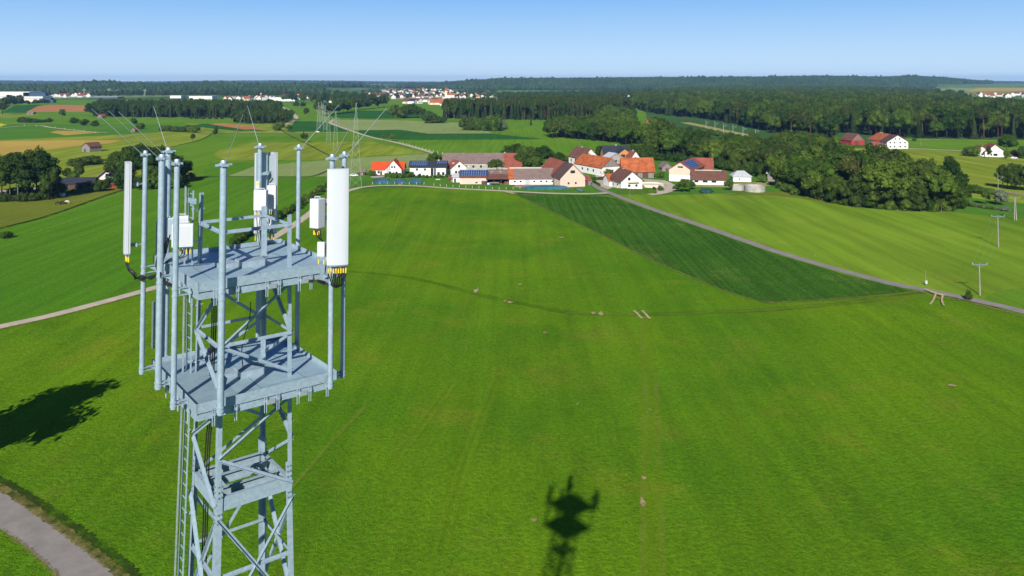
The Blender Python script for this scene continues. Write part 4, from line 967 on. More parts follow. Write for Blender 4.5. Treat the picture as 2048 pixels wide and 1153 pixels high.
house('barn_wing', 'low red-roofed lean-to on the right of the big pink barn', 1174.5, 372, 3.4, 9, 2.6, 4.2, 15, wall='wood', roof='tile_red', cat='shed', door=('f', .5, 1, 1.9, 'wood_brown'))
house('tall_farmhouse', 'tall white farmhouse with dark brown roof at the back right of the village', 1181, 340, 10.2, 16, 6.6, 11.5, 24, 'perp', roof='tile_brown', wins=W('f', [1.6], [.25, .45, .75], 1, 1.2)+W('f', [4.2], [.15, .3, .5, .68, .85], 1, 1.2)+W('f', [7.0], [.3, .45, .6, .75], .9, 1.1)+W('l', [2, 4.6], [.2, .5, .8]), chimney=[(.6, .5, .8)])
house('tall_farmhouse_wing', 'lower white gabled wing in front of the tall farmhouse', 1177, 341.8, 8.2, 7, 6.0, 9.6, 24, 'perp', roof='tile_brown', wins=W('f', [1.6, 4.2], [.2, .4, .6, .8], .9, 1.1), over=.4)
house('orange_barn', 'barn with orange roof and grey wooden gable, left of the larger orange barn', 1222, 352.5, 11, 27, 4.6, 9.2, 27, 'perp', wall='wall', roof='tile_orange', gable='wood', cat='barn', wins=W('l', [2.4], [.3, .5, .7]), door=('f', .5, 3, 3.2, 'wood_brown'))
house('wide_orange_barn', 'wide orange-roofed barn with grey board wall', 1277, 357.3, 15.5, 13.5, 3.7, 9.6, -2, wall='wood', roof='tile_orange', cat='barn', over=.7, wins=[('f', .45, 2.2, 1., .7)], door=('f', .72, 2.8, 2.9, 'wood_brown'))
house('white_farmhouse', 'white house with brown gable roof at the road fork', 1263.5, 380, 10.3, 14, 4.2, 8.3, 14, 'perp', roof='tile_brown', over=.8, wins=[('f', .38, 1.9, 1.1, 1.0), ('f', .72, 1.9, 1.0, 1.0), ('f', .38, 4.9, 1.1, 1.2), ('l', .3, 1.6, 1.2, 1.4), ('l', .7, 1.6, 1.2, 1.4)], chimney=[(.7, .5, .6)])
b_ = MB(); c0 = P(1263.5, 380); bal = empty('balcony', c0, 'pale balcony on the gable of the white house at the road fork', 'balcony', R(14)); b_.box((.6, -.6, 3.4), (5, 1.1, .12), M['wall_cream']); b_.box((.6, -1.12, 3.85), (5, .06, .8), M['wall_cream']); b_.build('deck', bal)
house('orange_annex', 'low white annex with orange roof left of the white house at the road fork', 1229.5, 374, 5.2, 8, 2.9, 5.4, 14, roof='tile_orange', wins=W('f', [1.4], [.4]), cat='annex')
house('blue_roof_house', 'timber house with dark blue roof behind the orange barns', 1234, 323, 15, 11, 4.6, 9.0, 8, wall='wall_orange', roof='tile_dark', over=.9, wins=W('f', [2., 4], [.3, .6, .8], 1.4, 1.2), chimney=[(.55, .5, 1)])
house('gabled_porch', 'orange timber gable standing out of the dark blue-roofed house', 1249, 325, 9, 6, 5.0, 8.2, 8, 'perp', wall='wall_orange', roof='tile_dark', over=.8, wins=[('f', .4, 3.6, 2.4, 2.2), ('f', .65, 3.6, 1.2, 1.6)])
house('grey_roof_shed', 'grey-roofed shed before the dark blue-roofed house', 1232, 329, 9, 7, 4.0, 6.4, 28, 'perp', wall='wall_grey', roof='metal_roof', cat='shed', wins=[('f', .5, 2, 1.2, 1)])
house('small_red_house', 'small red roof peeking out behind the wide orange barn', 1271, 334, 6, 8, 4.5, 8.6, 12, 'perp', roof='tile_red', wins=[('f', .5, 5, 1, 1)], chimney=[(.5, .5, .8)])
house('solar_barn', 'pink and white barn with large blue solar field on its roof', 1361, 364.6, 11.2, 25, 6.0, 9.6, -27, 'perp', wall='wall_pink', roof='tile_red', cat='barn', over=.6, solar=[(1, .08, .72, .08, .88)], wins=[('f', .5, 7.3, 2.6, .7), ('f', .4, 1.4, 1.6, .8)], door=('r', .3, 3, 3, 'wood_brown'))
w2 = MB(); wb = P(1361, 364.6); base_w = empty('whitewashed_base', wb, 'whitewashed lower gable wall of the pink barn with blue panels', 'wall', R(-27)); w2.box((0, -.10, 1.65), (11.2, .14, 3.3), M['wall']); w2.build('plaster', base_w)
house('back_barn', 'red-brown roofed barn end behind the blue solar roof', 1408, 352, 9, 10, 4, 8.6, -12, wall='wall_grey', roof='tile_red', cat='barn', wins=W('f', [2], [.5]))
house('white_shed', 'long low white shed with brown roof and dark openings', 1418.5, 371, 15.5, 10, 2.9, 6.2, -9, roof='tile_brown', cat='shed', over=.7, wins=[('f', .12, 1.7, 1.8, .8), ('f', .38, 1.7, 2.2, .8), ('f', .64, 1.7, 2.2, .8), ('r', .5, 1.7, 1.2, 1)])
m_ = MB(); rl = empty('ridge_vent', P(1418.5, 371)+Vector((1, 5, 6.3)), 'pale ridge vent along the white shed roof', 'vent', R(-9)); m_.box((-.3, 0, .15), (12.5, .7, .3), M['ridge']); m_.build('vent_strip', rl)
house('white_bungalow', 'little white building with pale grey hipped roof near the forest', 1484.5, 365, 8.6, 7, 2.9, 5.0, -4, roof='metal_roof', cat='shed', hip=2.6, wins=[('f', .35, 1.5, .6, .6)], door=('r', .5, 1.6, 2, 'wood_brown'))
house('board_shed', 'grey board shed with pale sloping roof by the forest edge', 1547, 364.2, 5.6, 6, 4.0, 4.9, -18, wall='wood', roof='metal_roof', cat='shed', door=('l', .5, 2.4, 2.6, 'black'))
house('rusty_hut', 'tiny hut with rusty red roof beside the grey board shed', 1563, 365.8, 4.4, 3, 1.5, 2.2, -6, wall='wood_brown', roof='tile_orange', cat='shed', wins=[('f', .3, .9, 1.2, .8), ('f', .72, .9, 1.2, .8)])
house('small_board_hut', 'small grey board hut between the barns under the trees', 1334, 343.8, 5.4, 6, 2.4, 4.8, 8, 'perp', wall='wood', roof='tile_grey', cat='shed', door=('f', .5, 1.4, 1.8, 'wood_brown'))
house('car_shed', 'small brown wooden shed beside the parked white car', 724, 352, 3, 3, 2.1, 2.8, 0, wall='wood_brown', roof='tile_grey', cat='shed', door=('f', .5, 1, 1.8, 'wood'))
# outlying farms and huts
house('white_barn_house', 'large white farmhouse with orange and dark roof in the right meadow', 1795.5, 298.5, 15.5, 27, 5.2, 9.8, 3, 'perp', roof='tile_orange', roofs=[(0, .38, 'tile_brown_dark'), (.38, 1, 'tile_orange')], wins=W('f', [1.7, 4.6], [.15, .35, .62, .85], 1.1, 1.1)+[('f', .4, 7.2, 1, 1), ('f', .6, 7.2, 1, 1)]+[('l', .15, 3, 1.2, 1.2), ('l', .3, 3, 1.2, 1.2)], chimney=[(.8, .5, .8), (.9, .5, .8)], over=.6)
house('red_lean_to', 'red-walled lean-to left of the large white farmhouse', 1763, 297, 12, 7, 2.6, 4.4, 3, wall='wall_red', roof='tile_red', cat='shed', wins=W('f', [1.3], [.2, .5]))
house('garage', 'small white garage before the red lean-to', 1765, 299, 4.5, 5, 2.3, 3.4, 3, 'perp', roof='tile_red', cat='garage', door=('f', .5, 2.4, 1.9, 'wood_brown'))
house('red_barn', 'red barn with brown roof at the forest edge', 1716, 290.5, 11.5, 13, 3.6, 8.4, 14, 'perp', wall='wall_red', roof='tile_brown', gable='tile_grey', cat='barn', door=('f', .4, 3, 2.8, 'wood_brown'))
house('villa', 'white gabled house with dull red roof among the right-hand trees', 1991, 315, 12, 12, 3.5, 8.2, -14, 'perp', roof='tile_red', wins=[('f', .5, 1.6, 2.4, 1.4), ('f', .3, 1.6, 1, 1.2)], over=.9)
house('villa_wing', 'left wing of the red-roofed house among the right-hand trees', 1965, 314, 9, 10, 3.2, 6.8, -14, 'perp', roof='tile_red', wins=[('f', .5, 1.6, 1.4, 1.2)], over=.9)
house('hay_barn', 'lone grey board hay barn with red-brown roof in the yellow-green meadow', 171.5, 304.5, 8.2, 9, 3.6, 6.2, -26, 'perp', wall='wood', roof='tile_brown', cat='barn', door=('f', .4, 1.6, 2.2, 'wood_brown'))
house('field_hut', 'tiny field hut at the edge of the brown field far left', 60, 229.5, 9, 6, 2.2, 3.8, -4, wall='wood', roof='tile_grey', cat='hut', door=('f', .5, 1.4, 1.8, 'wood_brown'))
house('forest_hut', 'tiny reddish hut at the left end of the long dark wood', 199.5, 237, 7, 6, 2.6, 5.2, -20, 'perp', wall='wood', roof='tile_red', cat='hut', door=('f', .5, 1.4, 1.8, 'wood_brown'))
house('willow_hut', 'tiny reddish hut beside the two round willows', 266, 264.5, 4, 4, 2.2, 3.9, -20, 'perp', wall='wood', roof='tile_red', cat='hut', door=('f', .5, 1.1, 1.6, 'wood_brown'))
house('distant_hut', 'tiny pale hut with bright red roof in the far meadow behind the village', 1302, 250, 7.5, 6, 2.8, 5.0, 4, roof='tile_bright', cat='hut', door=('f', .5, 1.4, 1.8, 'wood_brown'))
house('stable_roof', 'long dark farm shed at left, half hidden in tree shade', 145, 379, 17, 9, 2.6, 4.6, 10, wall='wood_brown', roof='tile_dark', cat='shed', wins=W('f', [1.4], [.7, .9]))
house('brick_shed', 'low red brick shed before the white gabled farmhouse at left', 216, 378, 9, 6, 2.2, 3.6, 10, wall='wall_red', roof='tile_red', cat='shed', door=('f', .3, 1.4, 1.8, 'wood_brown'))
house('gabled_farmhouse', 'white gabled farmhouse with grey roof beside the tree grove at left', 216, 370, 9.4, 13, 3.6, 7.8, 22, 'perp', roof='tile_grey', over=.9, wins=[('f', .3, 1.8, 1.2, 1.2), ('f', .7, 1.8, 1.2, 1.2), ('f', .5, 4.6, 2.4, 1.4)], chimney=[(.4, .4, 1.2)])
for k, (x, y, w_, lab, rf) in enumerate([(663, 206, 12, 'far white house with red roof right of the far farm road', 'tile_red'), (710, 209, 11, 'far white house with bright red roof behind the far pylons', 'tile_bright'), (692, 207, 10, 'far house with dull red roof left of the bright red one', 'tile_red')]):
    house('distant_house', lab, x, y, w_, 11, 4.6, 8.5, 10*k, 'perp' if k else 'par', roof=rf, wins=W('f', [2], [.3, .7]))

# ------------------------------------------------------------------ far settlements
def small_house(wall, roof, hw=4.4, hr=8.4, w_=10, d=11):
    m_ = MB(); x = w_/2
    vs = [(xx, y, z) for y in (0, d) for xx, z in [(-x, 0), (x, 0), (x, hw), (0, hr), (-x, hw)]]
    m_.add(vs, [(0, 1, 2, 3, 4), (9, 8, 7, 6, 5), (0, 5, 6, 1), (1, 6, 7, 2), (4, 9, 5, 0)], M[wall])
    for s_ in (-1, 1):
        a = [(s_*(x+.5), -.5, hw-.3), (s_*(x+.5), d+.5, hw-.3), (0, d+.5, hr+.1), (0, -.5, hr+.1)]
        m_.add(a+[(p, q, r_+.3) for p, q, r_ in a], [(0, 1, 2, 3), (7, 6, 5, 4), (0, 4, 5, 1), (1, 5, 6, 2), (2, 6, 7, 3), (3, 7, 4, 0)], M[roof])
    for q in (-2.2, 2.2): m_.box((q, -.05, 2), (1.2, .12, 1.4), M['glass'])
    o = m_.build('distant_house'); return o
SH = [(small_house('wall', 'tile_red'), 'white', 'red'), (small_house('wall', 'tile_brown', 4.6, 8.6), 'white', 'brown'), (small_house('wall_cream', 'tile_orange'), 'cream', 'orange'), (small_house('wall', 'tile_dark', 5, 8.2), 'white', 'dark'), (small_house('wall', 'tile_bright', 5.6, 9.5), 'white', 'bright red')]
first = [True]*len(SH)
def far_house(x, y, where, pick, sc=1., rot=None):
    o, wc, rc = SH[pick]
    if first[pick]: first[pick] = False
    else: o = o.copy(); C.objects.link(o)
    p = P(x, y); p.z = float(terr(p.x, p.y)); o.location = p; o.rotation_euler = (0, 0, R(random.uniform(-75, 75)) if rot is None else rot); o.scale = (sc,)*3
    tag(o, f'{wc} house with {rc} roof in the {where}', 'house', f'{wc} houses with {rc} roofs in the {where}')
taken = []
def cluster(poly, n, where, wts, sc=(1., 1.35), gap=2.0):
    xs = [q[0] for q in poly]; ys = [q[1] for q in poly]; k = 0; t = 0
    while k < n and t < n*60:
        t += 1; x = random.uniform(min(xs), max(xs)); y = random.uniform(min(ys), max(ys)); ins = False
        for i in range(len(poly)):
            (xa, ya), (xb, yb) = poly[i], poly[(i+1) % len(poly)]
            if (ya > y) != (yb > y) and x < (xb-xa)*(y-ya)/(yb-ya)+xa: ins = not ins
        if not ins: continue
        p = P(x, y)
        if any((p.x-a)**2+(p.y-b)**2 < 24**2 for a, b in taken): continue
        taken.append((p.x, p.y)); far_house(x, y, where, random.choices(range(5), wts)[0], random.uniform(*sc)); k += 1
cluster([(724, 190), (760, 183), (800, 180), (850, 179), (900, 181), (940, 188), (1000, 195), (990, 198), (900, 198), (800, 198), (750, 197)], 165, 'distant village', [3, 8, .5, 3, .2], (.85, 1.15))
cluster([(770, 205), (900, 204), (960, 207), (950, 211), (830, 209)], 12, 'near edge of the distant village', [2, 5, 1, 1, .3])
cluster([(96, 193.5), (180, 192), (182, 195), (100, 196)], 16, 'small settlement before the left hills', [5, 5, 1, 2, .5])
cluster([(440, 200), (640, 196), (640, 200), (450, 204)], 24, 'settlement behind the long wood', [3, 5, 1, 2, .5])
cluster([(1225, 193), (1290, 193), (1285, 197), (1228, 197)], 8, 'hamlet before the central hill', [3, 2, 1, 1, 3])
cluster([(1930, 192), (2060, 190), (2060, 196), (1935, 197)], 18, 'hamlet at the right border', [5, 3, 1, 1, 1], (1.1, 1.4))
# village trees between the houses
for i in range(130):
    x = random.uniform(725, 995); y = random.uniform(183, 199); p = P(x, y)
    if all((p.x-a)**2+(p.y-b)**2 > 15**2 for a, b in taken):
        rest.append((0, 'town', 'darkbush', p.x, p.y, random.uniform(9, 15)))
wood_stuff('forest', rest, 'far off mixed forest and spinneys reading as one dark mass', 'forest')
def church():
    p = P(892, 198); e = empty('church', p, 'distant village church with a slim red-topped tower', 'church')
    a = MB(); a.box((0, 0, 10), (6, 6, 20), M['wall_cream']); a.build('tower', e)
    r = MB(); r.add([(-3.4, -3.4, 20), (3.4, -3.4, 20), (3.4, 3.4, 20), (-3.4, 3.4, 20), (0, 0, 31)], [(0, 1, 4), (1, 2, 4), (2, 3, 4), (3, 0, 4), (3, 2, 1, 0)], M['tile_orange']); r.build('spire', e)
    n_ = MB(); n_.box((12, 0, 4.5), (20, 9, 9), M['wall']); n_.build('nave', e)
    q = MB(); q.add([(2, -5, 9), (22.4, -5, 9), (22.4, 5, 9), (2, 5, 9), (2, 0, 14), (22.4, 0, 14)], [(0, 1, 5, 4), (2, 3, 4, 5), (1, 2, 5), (3, 0, 4), (3, 2, 1, 0)], M['tile_orange']); q.build('roof', e)
church()
def block(name, label, px, py, w_, d, h, wall, cat='warehouse', extra=(), rot=0, group=None, roof='metal_roof'):
    p = P(px, py); p.z = float(terr(p.x, p.y)); e = empty(name, p, label, cat, R(rot), group)
    m_ = MB(); m_.box((0, d/2, h/2), (w_, d, h), M[wall]); m_.build('wall', e)
    r = MB(); r.box((0, d/2, h+.25), (w_+.6, d+.6, .5), M[roof]); r.build('roof', e)
    for nm, c, dm, mt in extra:
        q = MB(); q.box(c, dm, M[mt]); q.build(nm, e)
    return e
G1 = P(0, 205).y; mpp = G1/F
def wx(a, b): return (a+b)/2, (b-a)*mpp
x, w_ = wx(-60, 54); block('warehouse', 'tall white high-bay warehouse at the left border', x, 200, w_*1.2, 60, 19, 'wall', extra=[('navy_cladding', (w_*.6+9.5*1.3, 6, 9), (24*1.1+28, 12, 17.5), 'navy')])
x, w_ = wx(-60, 84); block('warehouse_hall', 'lower white hall in front of the tall warehouse', x, 203, w_*1.06, 40, 10.5, 'wall', extra=[('navy_end', (w_*.53+9, 8, 4), (18, 14, 8), 'navy')])
x, w_ = wx(38, 78); block('warehouse_office', 'pinkish front building before the white warehouse', x, 206, w_, 22, 8.5, 'wall_cream', extra=[('navy_end', (w_*.5+14, 9, 3), (28, 12, 6), 'navy')])
for x0, x1, y, h, wl, lab in [(178, 235, 197.5, 5, 'navy', 'long low dark hall behind the left field'), (340, 362, 197, 9, 'wall', 'small white hall left of the long white hall'), (378, 424, 199, 10, 'wall', 'long white hall behind the long wood'), (455, 478, 200, 9, 'wall_grey', 'pale grey hall right of the long white hall'),
      (522, 536, 202, 10, 'alu', 'pale blue silo hall beside the orange tower'), (537, 562, 202, 10, 'wall', 'white hall beside the pale blue one'), (562, 590, 203, 7, 'wall', 'wide low white hall with a red band'), (470, 492, 200, 7, 'wall_cream', 'cream hall behind the wood corner'),
      (640, 664, 204, 6, 'blue', 'low blue hall beside the far farm'), (685, 708, 198.5, 9, 'wall', 'white hall with dark end at the village entrance'), (1160, 1190, 193.5, 6, 'wall_grey', 'grey hall far behind the conifer belt')]:
    G0 = P(0, y).y; block('industrial_hall', lab, (x0+x1)/2, y, (x1-x0)*G0/F, 35, h*.75, wl)
for x0, x1, y, h, lab, rf, wl in [(805, 842, 207.5, 8.5, 'long brown-roofed barn at the left front of the distant village', 'tile_brown', 'wall_cream'), (860, 900, 210, 9, 'orange-roofed barn before the distant church', 'tile_orange', 'wall_cream'), (880, 906, 212, 9, 'bright orange barn with a white front before the distant village', 'tile_orange', 'wall'), (912, 935, 207, 9, 'dull brown barn right of the orange ones', 'tile_brown', 'wall'), (944, 966, 210, 7, 'small red barn at the right end of the distant village', 'tile_red', 'wall_red')]:
    G0 = P(0, y).y; house('distant_barn', lab, (x0+x1)/2, y, (x1-x0)*G0/F, 18, 4.2, h+1, 4, wall=wl, roof=rf, cat='barn', wins=W('f', [2], [.2, .5, .8], 2, 1.4))
m_ = MB(); p = P(522, 202); e = empty('silo_tower', p, 'slim orange silo tower among the far white halls', 'silo'); m_.tube([(0, 0, 0), (0, 0, 16)], 1.8, M['tile_orange'], 12); m_.build('shaft', e, True); m_ = MB(); m_.tube([(0, 0, 16), (0, 0, 18.5)], [2.1, .3], M['wall_cream'], 12); m_.build('cap', e, True)

# ------------------------------------------------------------------ yard things in the village
def tank(px, py, r, h, label, lining=None):
    c = P(px, py)+Vector((0, r, 0)); e = empty('slurry_tank', c, label, 'tank')
    m_ = MB(); n = 28
    for k in range(n):
        a, b = 2*math.pi*k/n, 2*math.pi*(k+1)/n
        q = [(rr*math.cos(t), rr*math.sin(t)) for rr, t in ((r, a), (r, b), (r-.25, b), (r-.25, a))]
        m_.prism(q, 0, h, M['wall_grey'] if not lining else M[lining])
    m_.build('ring_wall', e)
    f = MB(); f.prism([((r-.3)*math.cos(2*math.pi*k/n), (r-.3)*math.sin(2*math.pi*k/n)) for k in range(n)], .02, h*.6, M['wall_grey'] if not lining else M[lining]); f.build('fill', e)
tank(1516, 386.5, 4.5, 2.7, 'right and larger of two round concrete slurry tanks'); tank(1478, 383, 3.2, 2.4, 'left and smaller of two round concrete slurry tanks')
tank(1307, 377, 6.2, 1.3, 'round pale slurry basin beside the white house', 'wall_cream')
def clamp(label, pts, h, mat, cat='silage clamp', group=None):
    ps = [P(*q) for q in pts]; c = sum(ps, Vector())/len(ps); e = empty('silage_clamp', c, label, cat, 0, group)
    bm = bmesh.new(); n = len(ps); outer = [bm.verts.new((p.x-c.x, p.y-c.y, .02)) for p in ps]
    inner = [bm.verts.new(((p.x-c.x)*.72, (p.y-c.y)*.6, h)) for p in ps]
    bm.faces.new(inner); 
    for i in range(n): bm.faces.new([outer[i], outer[(i+1) % n], inner[(i+1) % n], inner[i]])
    bmesh.ops.recalc_face_normals(bm, faces=bm.faces[:])
    me = bpy.data.meshes.new('cover'); bm.to_mesh(me); bm.free(); me.materials.append(M[mat]); o = link(bpy.data.objects.new('cover', me), e)
    t = MB(); g = random.Random(label)
    for _ in range(14):
        i = g.randrange(n); a, b = ps[i], ps[(i+1) % n]; k = g.random(); x, y = (a.x+(b.x-a.x)*k-c.x)*.9, (a.y+(b.y-a.y)*k-c.y)*.88
        t.tube([(x, y, h*.3), (x, y, h*.3+.22)], .33, M['tyre'], 8)
    t.build('weights', e)
clamp('left one of three blue-green covered silage clamps', [(745, 368.5), (748, 360), (778, 359.5), (783, 368.5)], 1.1, 'tarp')
clamp('middle one of three blue-green covered silage clamps', [(786, 369), (782, 360), (810, 360), (816, 369)], .9, 'tarp')
clamp('right one of three blue-green covered silage clamps', [(821, 369), (815, 360), (842, 360), (847, 369)], 1.0, 'tarp')
clamp('long dark green covered silage clamp before the big pink barn', [(1050, 381.5), (1040, 377.5), (1080, 375.5), (1135, 376), (1145, 378), (1130, 381)], 1.3, 'tarp')
clamp('short blue-green sheet beside the big pink barn', [(1152, 381), (1148, 378), (1165, 380), (1170, 386), (1160, 386)], .5, 'tarp')
clamp('green covered mound in the meadow before the white shed', [(1397, 386), (1402, 382), (1418, 381.5), (1428, 385), (1422, 388.5), (1404, 388.5)], 1.4, 'tarp_green')
def hedge(label, pts, wd, h, mat='leaf'):
    ps = smooth([P(*q) for q in pts], 10); c = ps[0].copy(); e = empty('clipped_hedge', c, label, 'hedge'); g = np.random.default_rng(len(label))
    pos = []
    L = [(ps[i+1]-ps[i]).length for i in range(len(ps)-1)]; tot = sum(L); n = int(tot*42)
    cum = np.cumsum([0]+L); s_ = g.uniform(0, tot, n); px = np.interp(s_, cum, [p.x for p in ps]); py = np.interp(s_, cum, [p.y for p in ps])
    a, b = ps[0], ps[-1]; d = (b-a).normalized(); nn = np.array([-d.y, d.x])
    side = g.integers(0, 3, n); u = np.where(side == 0, -wd/2, np.where(side == 1, wd/2, g.uniform(-wd/2, wd/2, n))); z = np.where(side == 2, h, g.uniform(0, h, n))
    nr = np.where((side == 2)[:, None], [[0, 0, 1]], np.stack([nn[0]*np.sign(u), nn[1]*np.sign(u), u*0], 1))
    p3 = np.stack([px+nn[0]*u-c.x, py+nn[1]*u-c.y, z], 1)+g.normal(size=(n, 3))*.07
    v, q = cards(p3, unit(nr+g.normal(size=nr.shape)*.5), .42, g)
    o = link(bpy.data.objects.new('foliage', mesh_np('foliage', v, q, [M[mat]])), e)
    m_ = MB()
    for i in range(len(ps)-1): m_.bar(ps[i]-c+Vector((0, 0, h/2)), ps[i+1]-c+Vector((0, 0, h/2)), wd*.8, h*.9, M[mat])
    m_.build('inner_growth', e)
hedge('clipped hedge along the front of the white house at the road fork', [(1236, 385), (1275, 387), (1313, 388.5)], 1.1, 1.7)
hedge('clipped hedge between the tall farmhouse and the road', [(1184, 362), (1205, 361), (1232, 360)], 1.0, 1.5, 'leaf_dark')
hedge('clipped green hedge before the white gabled wing', [(769, 355.5), (790, 355.5), (802, 355)], 1.2, 2.1)
hedge('bright clipped hedge at the forest corner by the grey board shed', [(1540, 371), (1560, 375), (1584, 383)], 1.4, 1.6, 'leaf_light')
hedge('clipped low hedge by the village road junction', [(1186, 366), (1196, 371), (1199, 374)], .9, 1.0, 'leaf_dark')
# fence posts along the paddock and the tracks
def posts(n, pts, h, label, group, r=.06):
    ps = [P(*q) for q in pts]; L = [(ps[i+1]-ps[i]).length for i in range(len(ps)-1)]; cum = np.cumsum([0]+L)
    m_ = MB(); m_.tube([(0, 0, 0), (0, 0, h)], [r, r*.85], M['wall_cream'], 7); m_.tube([(0, 0, h), (0, 0, h+.05)], [r*1.1, r*.4], M['wall'], 7); src = m_.build('fence_post')
    for i, s_ in enumerate(np.linspace(0, cum[-1], n)):
        o = src if i == 0 else src.copy()
        if i: C.objects.link(o)
        o.location = (np.interp(s_, cum, [p.x for p in ps]), np.interp(s_, cum, [p.y for p in ps]), 0); tag(o, label, 'post', group)
posts(14, [(868, 373), (940, 377.5), (1000, 381), (1040, 379)], 1.25, 'pale fence post of the paddock beside the gravel track', 'paddock fence posts', .09)
posts(8, [(745, 370), (790, 370), (848, 370.5)], 1.3, 'pale post at the edge of the blue-green silage clamps', 'posts before the silage clamps', .1)
posts(16, [(800, 287), (830, 295), (863, 304.5), (900, 313), (930, 315)], 1.3, 'white roadside post along the winding farm track', 'posts along the winding farm track', .16)
posts(9, [(12, 251), (60, 252), (110, 257), (190, 266)], 1.4, 'white post beside the straw-coloured track at left', 'posts along the left track', .2)
def clutter(name, label, px, py, parts, cat='farm equipment', rot=0):
    e = empty(name, P(px, py), label, cat, R(rot))
    for nm, kind_, a, b, mt in parts:
        m_ = MB()
        if kind_ == 'box': m_.box(a, b, M[mt])
        else: m_.tube([a, b[0]], b[1], M[mt], 12)
        m_.build(nm, e, kind_ != 'box')
clutter('farm_trailer', 'flat farm trailer parked at the open machine shed', 990, 371, [('bed', 'box', (0, 0, 1), (4, 1.8, .2), 'wood_brown'), ('side_board', 'box', (0, -.9, 1.35), (4, .06, .5), 'wood'), ('wheel', 'tube', (-1.2, -.95, .4), ((-1.2, -.7, .4), .4), 'tyre'), ('wheel', 'tube', (1.2, -.95, .4), ((1.2, -.7, .4), .4), 'tyre'), ('drawbar', 'box', (2.8, 0, .7), (1.6, .12, .12), 'steel_dark')])
clutter('log_pile', 'pile of brown timber under the machine shed roof', 1015, 370.5, [('log', 'tube', (-1.5, .1+.5*k, .3+.45*j), ((1.5, .1+.5*k, .3+.45*j), .24), 'bark_red') for k in range(3) for j in range(3)], 'log pile')
clutter('water_barrel', 'blue water barrel left of the machine shed', 981, 371.2, [('barrel', 'tube', (0, 0, 0), ((0, 0, 1.2), .55), 'blue'), ('lid', 'tube', (0, 0, 1.2), ((0, 0, 1.28), .58), 'white')], 'barrel')
clutter('wrapped_bale', 'white wrapped bale beside the machine shed', 977, 371, [('wrap', 'tube', (-.6, 0, .62), ((.7, 0, .62), .62), 'white')], 'bale')
clutter('small_hut', 'small dark lean-to with white roof right of the solar shed', 968, 371, [('wall', 'box', (0, 1.2, 1.0), (2.4, 2.4, 2.0), 'wood_brown'), ('roof', 'box', (0, 1.2, 2.1), (2.9, 2.9, .15), 'white')], 'shed')
clutter('letter_box', 'yellow box on a post at the road fork', 1236.5, 378.5, [('box', 'box', (0, 0, 1.1), (1.1, .6, 1.0), 'yellow'), ('post', 'box', (0, 0, .3), (.15, .15, .6), 'steel_dark')], 'box')
clutter('feeding_trough', 'pale trough on the paddock lawn', 876, 361, [('basin', 'box', (0, 0, .4), (2.2, .8, .4), 'ridge'), ('leg', 'box', (-.8, 0, .1), (.1, .6, .2), 'steel_dark'), ('leg', 'box', (.8, 0, .1), (.1, .6, .2), 'steel_dark')], 'trough')
clutter('rusty_feeder', 'rusty red object behind the silage clamps', 800, 371.5, [('drum', 'tube', (-.8, 0, .45), ((.8, 0, .45), .45), 'red_barn_stone'), ('frame', 'box', (0, 0, .06), (2.2, .8, .12), 'steel_dark')], 'drum')
clutter('horse_trailer', 'pale trailer parked on the pasture edge before the dark farm shed', 122, 395.5, [('body', 'box', (0, 0, 1.0), (3.0, 1.6, 1.2), 'ridge'), ('roof', 'box', (0, 0, 1.66), (3.1, 1.7, .12), 'white'), ('wheel', 'tube', (-.5, -.85, .35), ((-.5, -.65, .35), .35), 'tyre'), ('wheel', 'tube', (.5, -.85, .35), ((.5, -.65, .35), .35), 'tyre'), ('drawbar', 'box', (2.0, 0, .45), (1.2, .1, .1), 'steel_dark')], 'trailer', -20)
def car(label, px, py, rot, mat='carwhite'):
    e = empty('parked_car', P(px, py), label, 'car', R(rot))
    prof = [(-2.1, .35), (2.1, .35), (2.15, .75), (1.5, .92), (.85, 1.42), (-1.1, 1.46), (-1.85, .98), (-2.15, .85)]
    m_ = MB(); n = len(prof); vs = [(x, -.85, z) for x, z in prof]+[(x, .85, z) for x, z in prof]
    m_.add(vs, [tuple(range(n)), tuple(range(2*n-1, n-1, -1))]+[(i, n+i, n+(i+1) % n, (i+1) % n) for i in range(n)], M[mat]); b = m_.build('body', e, bevel=.08)
    g_ = MB(); g_.box((-.15, -.87, 1.18), (2.0, .03, .36), M['glass']); g_.box((-.15, .87, 1.18), (2.0, .03, .36), M['glass']); g_.build('window', e)
    for x in (-1.3, 1.3):
        for y in (-.86, .72):
            q = MB(); q.tube([(x, y, .33), (x, y+.16, .33)], .33, M['tyre'], 16); q.build('wheel', e, True)
    for y in (-.6, .6): q = MB(); q.box((2.14, y, .68), (.05, .3, .14), M['white']); q.build('headlight', e)
car('white car parked beside the pylon foot and brown shed', 708, 353.5, 5); car('tiny white car on the cross track before the far dark field', 634.5, 265.5, 4)
car('dark car parked in the yard of the red barn', 1741, 293.5, 10, 'navy'); car('white car parked beside the purple bush at right', 2028, 318.5, 12)

